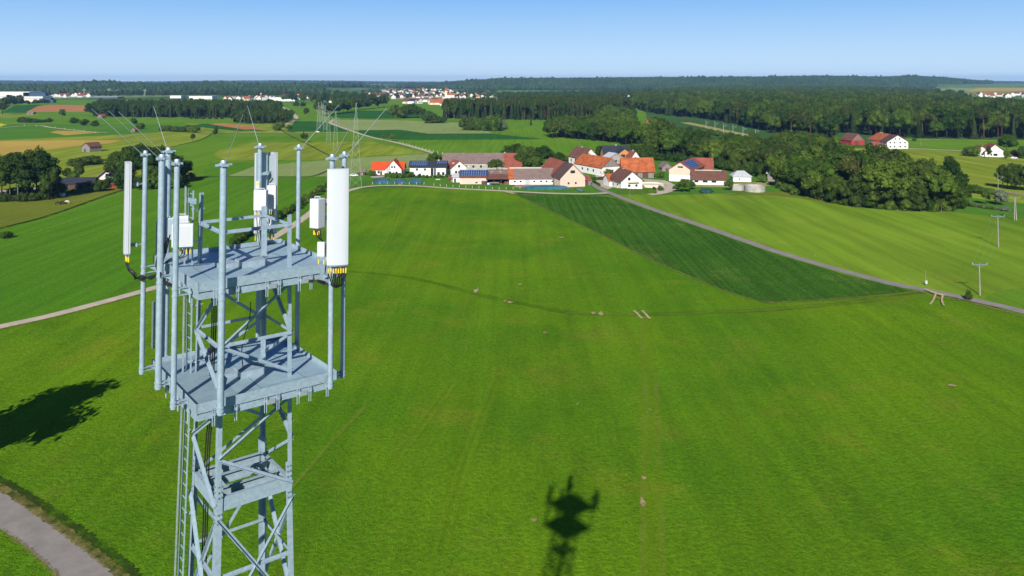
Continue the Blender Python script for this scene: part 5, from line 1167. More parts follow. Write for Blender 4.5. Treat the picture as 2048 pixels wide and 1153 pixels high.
# ------------------------------------------------------------------ grazing ponies
def pony(label, px, py, rot, mats, head_down=True):
    e = empty('grazing_horse', P(px, py), label, 'horse', R(rot))
    J = [(0, 0, 1.12), (-.75, 0, 1.2), (.6, 0, 1.18), (1.05, 0, 1.25 if not head_down else .95), (1.4, 0, 1.6 if not head_down else .5), (1.62, 0, 1.5 if not head_down else .18),
         (-.85, .2, 1.0), (-.7, .21, .72), (-.95, .2, .45), (-.88, .2, .03), (-.85, -.2, 1.0), (-.62, -.21, .72), (-.84, -.2, .45), (-.76, -.2, .03),
         (.6, .19, .95), (.62, .19, .5), (.6, .19, .03), (.6, -.19, .95), (.74, -.19, .5), (.78, -.19, .03), (-1.05, 0, 1.1), (-1.15, 0, .55)]
    E = [(0, 1), (0, 2), (2, 3), (3, 4), (4, 5), (1, 6), (6, 7), (7, 8), (8, 9), (1, 10), (10, 11), (11, 12), (12, 13), (2, 14), (14, 15), (15, 16), (2, 17), (17, 18), (18, 19), (1, 20), (20, 21)]
    Rr = [.36, .33, .31, .2, .14, .09, .18, .13, .07, .07, .18, .13, .07, .07, .13, .08, .065, .13, .08, .065, .07, .06]
    me = bpy.data.meshes.new('body'); me.from_pydata(J, E, []); o = link(bpy.data.objects.new('body', me), e)
    sk = o.modifiers.new('skin', 'SKIN'); o.modifiers.new('sub', 'SUBSURF').levels = 1
    for i, v in enumerate(me.skin_vertices[0].data): v.radius = (Rr[i], Rr[i]); v.use_root = i == 0
    me.materials.append(M[mats])
pony('leftmost dark horse grazing on the left pasture', 116, 411, 20, 'horse_dark'); pony('middle dark horse grazing on the left pasture', 125, 409.5, -10, 'horse_dark'); pony('pale piebald horse grazing on the left pasture', 134, 408.5, 170, 'horse_white')

# ------------------------------------------------------------------ pylons, poles and wires
def pylon(label, px, py, top, base, rot, arms=3, group=None, armw=5.5, t=.085):
    p = P(px, py); h = Hgt(top, p.y); e = empty('lattice_pylon', p, label, 'pylon', R(rot), group)
    m_ = MB(); b2 = base/2; waist = .42; sec = 11
    def r(z): return b2+(.5-b2)*min(1, z/h/.82) if z/h < .82 else .5*(1-(z/h-.82)/.18*.8)
    zs = [h*(1-(1-k/sec)**1.25) for k in range(sec+1)]
    lg = []
    for sx, sy in ((1, 1), (1, -1), (-1, -1), (-1, 1)):
        q = MB()
        for k in range(sec): q.bar((sx*r(zs[k]), sy*r(zs[k]), zs[k]), (sx*r(zs[k+1]), sy*r(zs[k+1]), zs[k+1]), t, t, M['pylon'])
        q.build('leg', e)
    for k in range(sec):
        a, b = r(zs[k]), r(zs[k+1])
        for (x0, y0), (x1, y1) in (((1, 1), (1, -1)), ((1, -1), (-1, -1)), ((-1, -1), (-1, 1)), ((-1, 1), (1, 1))):
            m_.bar((x0*a, y0*a, zs[k]), (x1*b, y1*b, zs[k+1]), t*.6, t*.6, M['pylon']); m_.bar((x1*a, y1*a, zs[k]), (x0*b, y0*b, zs[k+1]), t*.6, t*.6, M['pylon'])
            if k % 2: m_.bar((x0*a, y0*a, zs[k]), (x1*a, y1*a, zs[k]), t*.5, t*.5, M['pylon'])
    m_.build('bracing', e)
    for k in range(arms):
        z = h*(.70+.11*k); wv = armw*(1-.12*k)
        for s_ in (-1, 1):
            q = MB(); q.bar((0, 0, z), (s_*wv, 0, z+.2), t*.9, t*.9, M['pylon']); q.bar((0, 0, z+1.3), (s_*wv, 0, z+.2), t*.7, t*.7, M['pylon'])
            q.build('cross_arm', e); i_ = MB(); i_.tube([(s_*wv, 0, z+.1), (s_*wv, 0, z-1.4)], .11, M['wall_grey'], 6); i_.build('insulator', e)
    return e, h
pylon('nearest lattice pylon at the left end of the village', 711, 376, 206, 5.4, 12, armw=.9, arms=2)
gp = 'lattice pylons of the line behind the antennas'
for i, (x, y, top, b) in enumerate([(671, 303, 222, 3.6), (657, 285, 222, 3.6), (637, 258, 205, 3.6), (650, 262, 212, 3.6), (643, 246, 204, 3.6), (646, 240, 206, 3.6)]):
    pylon(['second nearest lattice pylon, right of the far line', 'third lattice pylon, left of the second', 'fourth lattice pylon beyond the cross track', 'fifth lattice pylon beyond the cross track', 'sixth tiny lattice pylon before the dark trees', 'seventh tiny lattice pylon before the dark trees'][i], x, y, top, b, 10, 2, gp, armw=2.5, t=.09 if i < 2 else .12)
for i, (x, y, top) in enumerate([(168, 193, 177), (218, 193, 176), (234, 193, 179), (290, 193, 178)]):
    pylon('tiny pylon before the left wooded hills', x, y, top, 6, 0, 2, 'tiny pylons before the left hills', 7, t=.45)
def power_pole(label, px, py, top, arm, rot, double=False, cat='power pole'):
    p = P(px, py); h = Hgt(top, p.y); e = empty('power_pole', p, label, cat, R(rot))
    for s_ in ((-.35, .35) if double else (0,)):
        m_ = MB(); m_.tube([(s_, 0, 0), (s_*.6, 0, h*.5), (s_*.3, 0, h)], [.17, .15, .11], M['pole'], 10); m_.build('shaft', e, True)
    a = MB(); a.box((0, -.16, h-.3), (arm, .12, .16), M['steel_dark']); a.build('crossbar', e)
    b = MB(); b.bar((-arm*.3, -.14, h-.35), (0, -.14, h-1.1), .06, .06, M['steel_dark']); b.bar((arm*.3, -.14, h-.35), (0, -.14, h-1.1), .06, .06, M['steel_dark']); b.build('strut', e)
    for s_ in (-1, 0, 1):
        i_ = MB(); i_.tube([(s_*arm*.46, -.16, h-.22), (s_*arm*.46, -.16, h-.05), (s_*arm*.46, -.16, h+.12)], [.04, .13, .09], M['wall_grey'] if s_ else M['steel_dark'], 8); i_.build('insulator', e, True)
    return [p+Matrix.Rotation(R(rot), 3, 'Z') @ Vector((s_*arm*.46, -.16, h+.1)) for s_ in (-1, 0, 1)]
A = power_pole('nearest grey power pole beside the road at right', 1960, 592.5, 527, 3.6, 0)
B = power_pole('middle power pole in the mown meadow at right', 1997, 496, 431, 4.0, -3)
D = power_pole('double power pole at the right below the silver willow', 2031, 442, 394, 3.2, -5, True)
# X2 = [Vector((q.x-32+i*1.4, q.y-80, 7.5)) for i, q in enumerate(A)]
def wires(sets, name, label, sag=.9, r=.016):
    k = 0
    for a, b in sets:
        for p, q in zip(a, b):
            m_ = MB(); pts = [p.lerp(q, t/14)-Vector((0, 0, sag*4*(t/14)*(1-t/14))) for t in range(15)]; m_.tube(pts, r, M['steel_dark'], 4, False)
            o = m_.build(name); tag(o, label, 'wire', label+' set')
wires([(A, B)], 'power_line', 'thin overhead wire between the near and middle power poles'); wires([(B, D)], 'power_line', 'thin overhead wire between the middle and double power poles')
def slim_mast(name, label, px, py, top, bracket=0, r=.09, cat='mast', group=None, mat='pylon', box=False):
    p = P(px, py); h = Hgt(top, p.y); e = empty(name, p, label, cat, 0, group)
    m_ = MB(); m_.tube([(0, 0, 0), (0, 0, h)], [r, r*.7], M[mat], 8); m_.build('mast', e, True)
    if bracket: b = MB(); b.bar((0, 0, h*.62), (bracket, 0, h*.82), .12, .12, M[mat]); b.bar((0, 0, h*.86), (bracket, 0, h*.82), .09, .09, M[mat]); b.build('bracket', e)
    if box: b = MB(); b.box((0, -.12, .9), (.45, .3, .7), M['white']); b.box((0, -.12, 1.3), (.5, .36, .06), M['grey_box']); b.build('meter_box', e)
slim_mast('marker_pole', 'thin bare post with small white box by the road', 1852, 572.5, 541, r=.05, cat='post', mat='pole', box=True)
slim_mast('marker_pole', 'thin bare post in the mown meadow beside the road', 1630, 516, 508, r=.05, cat='post', mat='pole')
slim_mast('marker_pole', 'thin post at the hedge of the white house at the fork', 1260, 398, 380, r=.07, cat='post', mat='pole')
slim_mast('catenary_mast', 'railway mast with bracket near the right border', 1996.5, 386, 347, 2.6, .14, 'railway mast')
gm = 'railway masts in the cutting behind the village'
for i, (x, y, top) in enumerate([(1412, 262, 241), (1430, 264, 243), (1447, 267, 247), (1466, 269, 250), (1486, 272, 254), (1511, 277, 259)]):
    slim_mast('catenary_mast', 'thin railway mast with bracket in the cutting behind the village', x, y, top, 3.4, .22, 'railway mast', gm, 'alu')
slim_mast('telephone_pole', 'thin dark pole right of the grove at left', 376, 357, 331, r=.12, cat='pole', mat='pole')
slim_mast('telephone_pole', 'thin dark pole standing in the pale grain field', 584, 352, 325, r=.12, cat='pole', mat='pole')
slim_mast('telephone_pole', 'thin pole before the tall white farmhouse', 1142, 338, 314, r=.12, cat='pole', mat='pole')
slim_mast('marker_pole', 'thin post beside the bare soil patch in the crop', 956, 585, 574, r=.05, cat='post', mat='pole')
slim_mast('marker_pole', 'thin post on the meadow path behind the white farmhouse', 1842, 293, 281, r=.12, cat='post', mat='pole')

# ------------------------------------------------------------------ the antenna tower (local axes u, v turned 38 degrees)
TA = R(38.0); TC = Vector((-6.72, 20.4, 0))
tower = empty('antenna_tower', TC, 'galvanised steel lattice antenna tower with two platforms, tube poles and white panel antennas', 'antenna tower', TA)
def lw(x, y):                                    # world ground coordinates to tower axes
    d = Matrix.Rotation(-TA, 3, 'Z') @ (Vector((x, y, 0))-TC); return (d.x, d.y)
st, sdk = M['steel'], M['steel_dark']
LZ, UZ, TOPZ = 42.67, 45.35, 48.16
def hs(z): return .86 if z > 42.4 else .86+(42.4-z)*.0245      # half side of the body
CN = [(-1, 1), (-1, -1), (1, -1), (1, 1)]        # left, front, right, back corners
def cpt(k, z, ins=0): sx, sy = CN[k % 4]; h = hs(z)-ins; return Vector((sx*h, sy*h, z))
for k in range(4):
    sx, sy = CN[k]; m_ = MB(); top = 47.12 if k == 0 else 46.62
    rl = (sx, 0, 0)
    for a, b, w_ in ((40.0, top, .105), (0, 40.6, .145)):
        pa, pb = cpt(k, a), cpt(k, b)
        # L profile with its heel outside
        o = .0 if w_ < .15 else .004
        for dx, dy in ((0, -sy), (-sx, 0)):
            A_, B_ = pa+Vector((dx*w_/2, dy*w_/2, 0)), pb+Vector((dx*w_/2, dy*w_/2, 0))
            if dx == 0: m_.bar(A_+Vector((sx*o, 0, 0)), B_+Vector((sx*o, 0, 0)), .014, w_, st, roll=(0, 1, 0))
            else: m_.bar(A_+Vector((0, sy*(o+.0071), 0)), B_+Vector((0, sy*(o+.0071), 0)), w_, .014, st, roll=(0, 1, 0))
    lg = m_.build('leg', tower)
    q = MB()
    for z in (39.75, 39.87, 40.25, 40.37, 40.5):
        for off in (.04, .11):
            q.box((pa.x*0+sx*(hs(z)+.02), sy*(hs(z)-off), z), (.03, .03, .03), sdk); q.box((sx*(hs(z)-off), sy*(hs(z)+.03), z), (.03, .03, .03), sdk)
    q.build('bolt_plate', lg)
# bracing faces: 0 left-front, 1 front-right, 2 right-back, 3 back-left
def brace(a, b, w_=.075, out=None, name='diagonal_brace', off=.0):
    m_ = MB(); m_.angle(a, b, w_, .012, st, roll=out); return m_.build(name, tower)
FN = [Vector((-1, 0, 0)), Vector((0, -1, 0)), Vector((1, 0, 0)), Vector((0, 1, 0))]
for f in range(4):
    a, b = f, (f+1) % 4; out = FN[f]
    def pt(k, z, o=.01): return cpt(k, z)+out*o
    odd = f % 2
    # between the platforms
    hi, lo = (b, a) if odd else (b, a)
    mz = 43.72; t0, b0 = 45.0, 42.75
    if f in (0, 2): A_, B_ = b, a                # front->left mid ; back->right mid
    else: A_, B_ = b, a
    brace(pt(A_, t0), pt(B_, mz), out=out); brace(pt(B_, mz-.06), pt(A_, b0), out=out)
    brace(pt(a, mz-.02, .03), pt(b, mz-.02, .03), .07, out, 'horizontal_brace')
    # under the lower platform
    brace(pt(A_, 42.2), pt(B_, 41.15), out=out); brace(pt(B_, 41.08), pt(A_, 40.05), out=out)
    if f in (2, 3): brace(pt(a, 41.55, .03), pt(b, 41.55, .03), .07, out, 'horizontal_brace')
    # crossed bays further down
    z = 39.75
    for i, hgt in enumerate([2.75, 2.9, 3.1, 3.3, 3.5, 3.7, 3.9, 4.1, 4.3, 4.4]):
        z1 = max(.4, z-hgt)
        brace(pt(a, z), pt(b, z1), .08, out); brace(pt(b, z, -.03), pt(a, z1, -.03), .08, out)
        zm = (z+z1)/2
        if i < 5: brace(pt(a, zm, -.06), pt(b, zm, -.06), .075, out, 'horizontal_brace')
        z = z1
        if z <= .5: break
# channel frame at the joint
for f in range(4):
    a, b = cpt(f, 40.05), cpt(f+1, 40.05); out = FN[f]; m_ = MB()
    o = out*(-.03 if f % 2 else -.02); e1, e2 = a.lerp(b, .07)+o, a.lerp(b, .93)+o
    m_.bar(e1, e2, .30, .012, st, roll=tuple(out))
    m_.box(((e1+e2)/2-out*.055+Vector((0, 0, .15))), (abs(e2.x-e1.x)+(.1 if abs(out.x) > .5 else 0), abs(e2.y-e1.y)+(.1 if abs(out.y) > .5 else 0), .012), st)
    m_.box(((e1+e2)/2-out*.055-Vector((0, 0, .15))), (abs(e2.x-e1.x)+(.1 if abs(out.x) > .5 else 0), abs(e2.y-e1.y)+(.1 if abs(out.y) > .5 else 0), .012), st)
    m_.build('channel_beam', tower)
for s_ in (-.25, .42):
    m_ = MB(); m_.box((0, s_, 40.05), (1.6, .012, .22), st); m_.box((0, s_-.05, 40.16), (1.6, .1, .012), st); m_.box((0, s_-.05, 39.94), (1.6, .1, .012), st); m_.build('channel_beam', tower)
m_ = MB(); m_.box((-.45, .1, 40.05), (.012, .6, .18), st); m_.box((.5, .1, 40.05), (.012, .6, .18), st); m_.build('channel_beam', tower)
# guard ring over the upper platform
for f in range(4):
    m_ = MB(); out = FN[f]; m_.angle(cpt(f, 46.34)-out*.03, cpt(f+1, 46.34)-out*.03, .075, .012, st, roll=out); m_.build('guard_rail', tower)
def grating():
    n = N('steel grating'); p = n.pos(obj=True); w_ = n.n('ShaderNodeTexWave', wave_type='BANDS', bands_direction='X', wave_profile='SIN'); w_.inputs['Scale'].default_value = 6.5; n.l(p, w_.inputs[0])
    w2 = n.n('ShaderNodeTexWave', wave_type='BANDS', bands_direction='Y'); w2.inputs['Scale'].default_value = 1.6; n.l(p, w2.inputs[0])
    f = n.noise(p, 3, 4, .6)
    c = n.mix(n.ramp(f, .3, .7), (.28, .41, .48), (.38, .52, .58)); c = n.mix(n.ramp(w_.outputs['Fac'], .0, .42, .72, 0), c, (.10, .12, .13)); c = n.mix(n.ramp(w2.outputs['Fac'], .0, .05, .25, 0), c, (.2, .22, .24))
    n.bsdf(c, .55, .3, .4); return n.m
GR = grating()
def deck_mat():
    n = N('galvanised deck plate'); p = n.pos(obj=True); f = n.noise(p, 2.5, 5, .65); g = n.noise(p, 40, 2)
    c = n.mix(n.ramp(f, .3, .7), (.29, .42, .49), (.40, .54, .61)); c = n.mix(.2, c, n.mix(g, (.2,)*3, (.8,)*3), 'OVERLAY')
    b = n.n('ShaderNodeTexBrick'); b.offset = 0; b.inputs['Scale'].default_value = 1; b.inputs['Mortar Size'].default_value = .008; b.inputs['Brick Width'].default_value = 1.1; b.inputs['Row Height'].default_value = 1.2
    b.inputs['Color1'].default_value = (1, 1, 1, 1); b.inputs['Color2'].default_value = (.9, .9, .9, 1); b.inputs['Mortar'].default_value = (.2, .2, .2, 1); n.l(p, b.inputs[0])
    c = n.mix(.8, c, b.outputs[0], 'MULTIPLY'); n.bsdf(c, .5, .3, .4); return n.m
DK = deck_mat()
U0, U1, V0, V1 = -1.60, 1.78, -1.56, 2.10
def platform(z, grated):
    pl = bpy.data.objects.new('platform', None); link(pl, tower); pl.location = (0, 0, z)
    d = MB()
    if grated:
        d.box(((U0-.55)/2, (V0+V1)/2, -.02), (-.55-U0, V1-V0-.03, .036), GR); d.box(((U1-.545)/2, (V0+V1)/2, -.02), (U1+.545, V1-V0-.03, .036), DK)
    else: d.box(((U0+U1)/2, (V0+V1)/2, -.02), (U1-U0-.03, V1-V0-.03, .036), DK)
    d.build('deck', pl)
    k = MB(); H_ = .22; zc = -.005
    k.box((0.09, V0-.004, zc), (U1-U0+.012, .008, H_), st); k.box((0.09, V1+.004, zc), (U1-U0+.012, .008, H_), st)
    k.box((U0-.004, (V0+V1)/2, zc), (.008, V1-V0-.002, H_), st); k.box((U1+.004, (V0+V1)/2, zc), (.008, V1-V0-.002, H_), st)
    for x_, y_ in ((U0, V0), (U1, V0), (U1, V1), (U0, V1)): k.box((x_*1.003, y_*1.003, zc), (.03, .03, H_+.004), st)
    k.build('kick_plate', pl)
    for c_, dm in ((((U0+U1)/2, V0+.06, -.215), (U1-U0-.1, .06, .16)), (((U0+U1)/2, V1-.06, -.215), (U1-U0-.1, .06, .16)), ((U0+.06, (V0+V1)/2, -.215), (.06, V1-V0-.24, .2)), ((U1-.06, (V0+V1)/2, -.215), (.06, V1-V0-.24, .2)),
                  ((-.9, (V0+V1)/2, -.22), (.07, V1-V0-.24, .16)), ((.9, (V0+V1)/2, -.22), (.07, V1-V0-.24, .16)), ((0, -.93, -.135), (3.2, .07, .14)), ((0, .93, -.135), (3.2, .07, .14))):
        b = MB(); b.box(c_, dm, st); b.build('support_beam', pl)
    hb = MB(); hb.box((.12, -.12, .075), (.62, .50, .15), st); hb.build('hatch_box', pl); hb = MB(); hb.box((-.42, .08, .05), (.44, .40, .10), st); hb.build('hatch_box', pl)
    # hanging bolts and clamp plates under the edge
    for u in (-1.25, -.75, -.05, .25, .75, 1.05, 1.5):
        b = MB(); b.tube([(u, V0-.03, -.10), (u, V0-.03, -.46)], .011, st, 6); b.tube([(u+.05, V0-.03, -.10), (u+.05, V0-.03, -.46)], .011, st, 6); b.box((u+.025, V0-.02, -.2), (.10, .03, .07), st); b.build('hanging_bolt', pl)
    for v in (-1.1, -.3, .7, 1.6):
        b = MB(); b.tube([(U0-.03, v, -.10), (U0-.03, v, -.44)], .011, st, 6); b.tube([(U0-.03, v+.05, -.10), (U0-.03, v+.05, -.44)], .011, st, 6); b.box((U0-.02, v+.025, -.2), (.03, .10, .07), st); b.build('hanging_bolt', pl)
    for u in (.10, .90): b = MB(); b.box((u, V0-.035, -.23), (.20, .05, .10), M['alu']); b.build('clamp_plate', pl)
    return pl
PU = platform(UZ, False); PL = platform(LZ, True)
# tube poles with brackets, top clamps and lightning rods
POLES = [ # u, v, outward, radius, rod tip pixel, tip shift
 (-1.92, 1.85, (-1, 0), .060, (183, 218), 0), (-1.86, .54, (-1, 0), .077, (217, 222), 0), (-1.91, -.92, (-1, 0), .064, (237, 224), 0),
 (-1.165, -1.86, (0, -1), .076, (486, 229), 0), (1.42, -1.98, (0, -1), .062, (715, 225), 0), (1.97, -1.52, (1, 0), .060, (773, 217), 0),
 (1.95, 1.25, (1, 0), .060, (678, 210), 0), (1.27, 2.38, (0, 1), .062, (495, 212), 0), (-1.2, 2.45, (0, 1), .075, (307, 213), 0)]
def to_world(u, v, z): return Matrix.Rotation(TA, 3, 'Z') @ Vector((u, v, z))+TC
PO = []
for u, v, (ox, oy), r, tip, _ in POLES:
    p = MB(); p.tube([(0, 0, 42.55), (0, 0, TOPZ-.02)], r, st, 20); p.tube([(0, 0, TOPZ-.02), (0, 0, TOPZ+.015)], [r*.98, r*.8], M['alu'], 20)
    o = p.build('mounting_pole', tower, True); o.location = (u, v, 0); PO.append(o)
    c = MB(); c.tube([(0, 0, TOPZ-.12), (0, 0, TOPZ-.05)], r+.014, st, 16)
    for s_ in (-1, 1):
        cx_, cy_ = -oy*s_, ox*s_
        c.box((cx_*(r+.06), cy_*(r+.06), TOPZ-.09), (.10 if cx_ else .03, .10 if cy_ else .03, .055), st); c.tube([(cx_*(r+.05)-.07*ox, cy_*(r+.05)-.07*oy, TOPZ-.09), (cx_*(r+.05)+.09*ox, cy_*(r+.05)+.09*oy, TOPZ-.09)], .012, M['alu'], 6)
        c.box((ox*s_*(r+.02), oy*s_*(r+.02), TOPZ-.09), (.05 if ox else .16, .05 if oy else .16, .06), st)
    c.build('top_clamp', o)
    # rod: from the clamp outwards and up to its tip
    base = to_world(u+ox*.06, v+oy*.06, TOPZ-.08); od = Matrix.Rotation(TA, 3, 'Z') @ Vector((ox, oy, 0))
    best = None
    for k in range(-40, 60):
        T_ = At(tip[0], tip[1], base.y+k*.03); L_ = (T_-base).length; sc = abs(L_-1.75)-.25*(T_-base).dot(od)
        if best is None or sc < best[0]: best = (sc, T_)
    T_ = best[1]; q = Matrix.Rotation(-TA, 3, 'Z') @ (T_-TC); q = Vector((q.x-u, q.y-v, T_.z))
    rd = MB(); rd.tube([(ox*.05, oy*.05, TOPZ-.1), tuple(q)], [.010, .006], M['alu'], 6); rd.build('lightning_rod', o)
    # brackets at both platforms
    for z in (UZ, LZ):
        ex, ey = (U0 if ox < 0 else U1) if ox else u, (V0 if oy < 0 else V1) if oy else v
        ln = abs(u-ex) if ox else abs(v-ey)
        b = MB()
        D1, D2 = (-.11, -.27) if z == UZ else (.03, -.05)
        for dz in (D1, D2):
            b.box((-ox*ln/2, -oy*ln/2, z+dz), (ln if ox else .10, ln if oy else .10, .012), st)
            b.tube([(0, 0, z+dz-.02), (0, 0, z+dz+.02)], r+.012, st, 14)
        b.box((-ox*(ln-.02), -oy*(ln-.02), z+(D1+D2)/2), (.012 if ox else .22, .012 if oy else .22, D1-D2+.05), st)
        b.add([(-ox*r, -oy*r, z+D1), (-ox*ln, -oy*ln, z+D1), (-ox*ln, -oy*ln, z+D2), (-ox*r-oy*.012, -oy*r+ox*.012, z+D1), (-ox*ln-oy*.012, -oy*ln+ox*.012, z+D1), (-ox*ln-oy*.012, -oy*ln+ox*.012, z+D2)], [(0, 1, 2), (3, 5, 4), (0, 3, 4, 1), (1, 4, 5, 2), (2, 5, 3, 0)], st)
        b.build('pole_bracket', o)
lab = MB(); lab.box((-.03, -.076, 0), (.10, .012, .22), M['white']); lab.box((-.03, -.083, .03), (.07, .008, .08), M['yellow']); lo_ = lab.build('warning_label', PO[7]); lo_.location = (0, 0, 47.0); lo_.rotation_euler = (0, 0, -TA)

def panel(label, wx, wy, z0, z1, width, depth, az, conns=6, drop=.0, tags=True):
    """panel antenna at a world ground position, its front facing world azimuth direction az (dx, dy)"""
    u, v = lw(wx, wy); ang = math.atan2(az[1], az[0])-TA
    fr = []; h = width/2
    for k in range(13): t = -1+2*k/12; fr.append((depth*.42+(1-abs(t)**3.2)*depth*.20, t*h))       # bowed front
    prof = [(-depth*.35, -h*.94), (depth*.30, -h)]+fr+[(depth*.30, h), (-depth*.35, h*.94)]
    m_ = MB(); n = len(prof); vs = [(x, y, z0) for x, y in prof]+[(x, y, z1) for x, y in prof]; mw, mb = M['white'], M['white_back']
    fs = [(i, (i+1) % n, n+(i+1) % n, n+i) for i in range(n)]
    m_.add(vs, fs[:n-1], mw); m_.add(vs, [fs[n-1]], mb)
    m_.prism([(x*1.02, y*1.03) for x, y in prof], z1, z1+.022, M['grey_box']); m_.prism([(x*.98, y*.98) for x, y in prof], z0-.03, z0, sdk)
    o = m_.build('panel_antenna', tower, True); o.location = (u, v, 0); o.rotation_euler = (0, 0, ang); o['label'] = label
    sm_ = MB()
    for s_ in (-1, 1): sm_.box((depth*.02, s_*(h+.001-.0*s_)*.985, (z0+z1)/2), (.012, .012, z1-z0-.04), M['grey_box'])
    sm_.build('edge_seam', o)
    for z in (z0+.18, z1-.55):
        b = MB(); b.box((-depth*.35-.07, 0, z), (.14, .06, .07), sdk); b.box((-depth*.35-.15, 0, z), (.035, .20, .09), st)
        for s_ in (-1, 1): b.tube([(-depth*.35-.12, s_*.085, z), (-depth*.35-.34, s_*.085, z)], .008, M['alu'], 6)
        b.box((-depth*.35-.32, 0, z), (.02, .2, .05), st); b.build('mounting_bracket', o)
    for k in range(conns):
        y = -h*.8+1.6*h*k/max(1, conns-1); x = .02*((k % 2)*2-1)
        q = MB(); q.tube([(x, y, z0-.03), (x, y, z0-.10)], .014, M['alu'], 8); 
        if tags: q.tube([(x, y, z0-.10), (x, y, z0-.215)], .019, M['yellow'], 8)
        q.build('connector', o)
    return o, [(Matrix.Rotation(ang, 3, 'Z') @ Vector((.02*((k % 2)*2-1), -h*.8+1.6*h*k/max(1, conns-1), z0-.1)))+Vector((u, v, 0)) for k in range(conns)]
p1 = to_world(-1.92, 1.85, 0); p7 = to_world(1.42, -1.98, 0)
ANT = []
ANT.append(panel('slim white panel antenna on the outer left pole', p1.x-.365, p1.y-.12, 45.62, 47.88, .42, .15, (-.86, -.5), 5))
ANT.append(panel('widest white panel antenna at the right poles', -4.16, 19.36, 45.60, 47.84, .50, .2, (.22, -.97), 8))
ANT.append(panel('left one of two white panel antennas at the back pole', -7.22, 23.28, 45.6, 47.86, .34, .16, (-.55, .83), 4))
ANT.append(panel('right one of two white panel antennas at the back pole', -6.93, 23.42, 45.6, 47.86, .30, .16, (.62, .78), 4))
def rru(label, px, pyt, pyb, G, wpx, depth, az, mat='rru', perf=False, name='radio_unit', tags=4):
    t_, b_ = At(px, pyt, G), At(px, pyb, G); wd = wpx*G/F; h = t_.z-b_.z; u, v = lw(t_.x, G); ang = math.atan2(az[1], az[0])-TA
    m_ = MB(); m_.box((0, 0, h/2), (depth, wd, h), M[mat]); o = m_.build(name, tower, bevel=.018); o.location = (u, v, b_.z); o.rotation_euler = (0, 0, ang); o['label'] = label
    if tags:
        c = MB(); c.box((-depth/2-.09, 0, h*.28), (.18, wd*.5, .09), st); c.box((-depth/2-.09, 0, h*.75), (.18, wd*.5, .05), st); c.build('mounting_arm', o)
    if h > .5:
        c = MB()
        for k in range(9): c.box((-depth/2-.02, -wd*.42+wd*.84*k/8, h*.5), (.04, .008, h*.86), M[mat])
        c.build('cooling_fins', o)
        c = MB(); c.tube([(0, -wd*.3, h), (0, -wd*.3, h+.04), (0, wd*.3, h+.04), (0, wd*.3, h)], .01, M[mat], 6); c.build('handle', o)
    if perf:
        c = MB(); rows = 13; cols = 8
        for i in range(rows):
            for j in range(cols): c.box((depth/2+.004, -wd*.42+wd*.84*(j+.5*(i % 2))/cols, h*.1+h*.84*i/rows), (.006, wd*.055, h*.035), M['grey_box'])
        c.build('vent_pattern', o)
    for k in range(tags):
        y = -wd*.35+wd*.7*k/max(1, tags-1); c = MB(); c.tube([(0, y, 0), (0, y, -.07)], .012, M['alu'], 6); c.tube([(0, y, -.07), (.01, y, -.17)], .016, M['yellow'] if k % 3 != 2 else M['black'], 6); c.build('connector', o)
    return o, b_
rru('front white radio unit at the back pole', 522, 380, 421, 22.3, 26, .16, (-.1, -1)); rru('narrower white radio unit at the back pole', 544, 371, 418, 22.75, 18, .16, (.1, -1))
rru('grey lower unit at the back pole', 528, 430, 458, 22.8, 32, .14, (0, -1), 'grey_box', tags=3)
rru('white radio unit left of the wide right antenna', 635, 397, 456, 19.55, 22, .26, (-.45, -.9), tags=6)
rru('perforated white radio unit at the left platform corner', 366, 448, 494, 19.6, 40, .16, (.25, -.97), perf=True, tags=5)
rru('rear perforated white radio unit at the left platform corner', 362, 432, 480, 20.0, 30, .14, (.25, -.97), perf=True, tags=2)
rru('small grey junction box below the right radio unit', 643, 484, 514, 19.45, 16, .09, (-.2, -1), 'grey_box', name='junction_box', tags=2)
rru('shaded narrow radio unit beside the second pole', 340, 436, 480, 19.9, 11, .2, (.9, .3), 'white_back', tags=0)
rru('shaded back of a narrow antenna at the far left corner', 317, 441, 530, 21.3, 9, .12, (-.4, .9), 'white_back', tags=2, name='panel_antenna')
m_ = MB(); m_.bar((0, 0, 43.0), (0, 0, 44.2), .1, .06, sdk); o = m_.build('rear_post', tower); o.location = (-1.55, 2.3, 0)

# cables
def wp(px, py, G): p = At(px, py, G); u, v = lw(p.x, p.y); return Vector((u, v, p.z))
def cable(pts, r=.013, name='cable', parent=None, mat='black'):
    m_ = MB(); m_.tube([tuple(q) for q in smooth(pts, 6)], r, M[mat], 6); return m_.build(name, parent or tower, True)
j1 = wp(284, 556, 20.5); j2 = wp(321, 552, 19.6)
for k, c in enumerate(ANT[0][1]):
    cable([c, c+Vector((0, 0, -.22)), wp(256+k*4, 540+2*k, 20.4), wp(270, 553+k*1.5, 20.45), j1+Vector((0, 0, .03*k-.06)), wp(303, 552+k*1.8, 20.2), j2+Vector((0, 0, .02*k)), wp(318, 580, 20.0)], .013)
j3 = wp(668, 575, 19.6)
for k, c in enumerate(ANT[1][1]):
    t = k/7; cable([c, c+Vector((0, 0, -.16)), wp(660+t*26, 558, 19.4), wp(663+t*20, 570+5*math.sin(t*3), 19.55), wp(655, 566+t*5, 19.8), wp(630, 560+t*3, 19.7), wp(600, 566+t*2, 19.9)], .015)
for k in range(6): cable([wp(340-k*4, 470+k*6, 19.7), wp(332-k*3, 505, 19.8), wp(322-k*2, 535, 19.9), wp(323+k, 560, 19.7), wp(335+k*3, 571, 19.6), wp(356, 574-k, 19.5)], .015)
for k in range(4): cable([wp(357+k*7, 497, 19.6), wp(355+k*6, 512, 19.7), wp(340, 518+k*2, 19.8), wp(326, 530, 19.9), wp(318+k*2, 548, 19.8), wp(330, 568, 19.6)], .010)
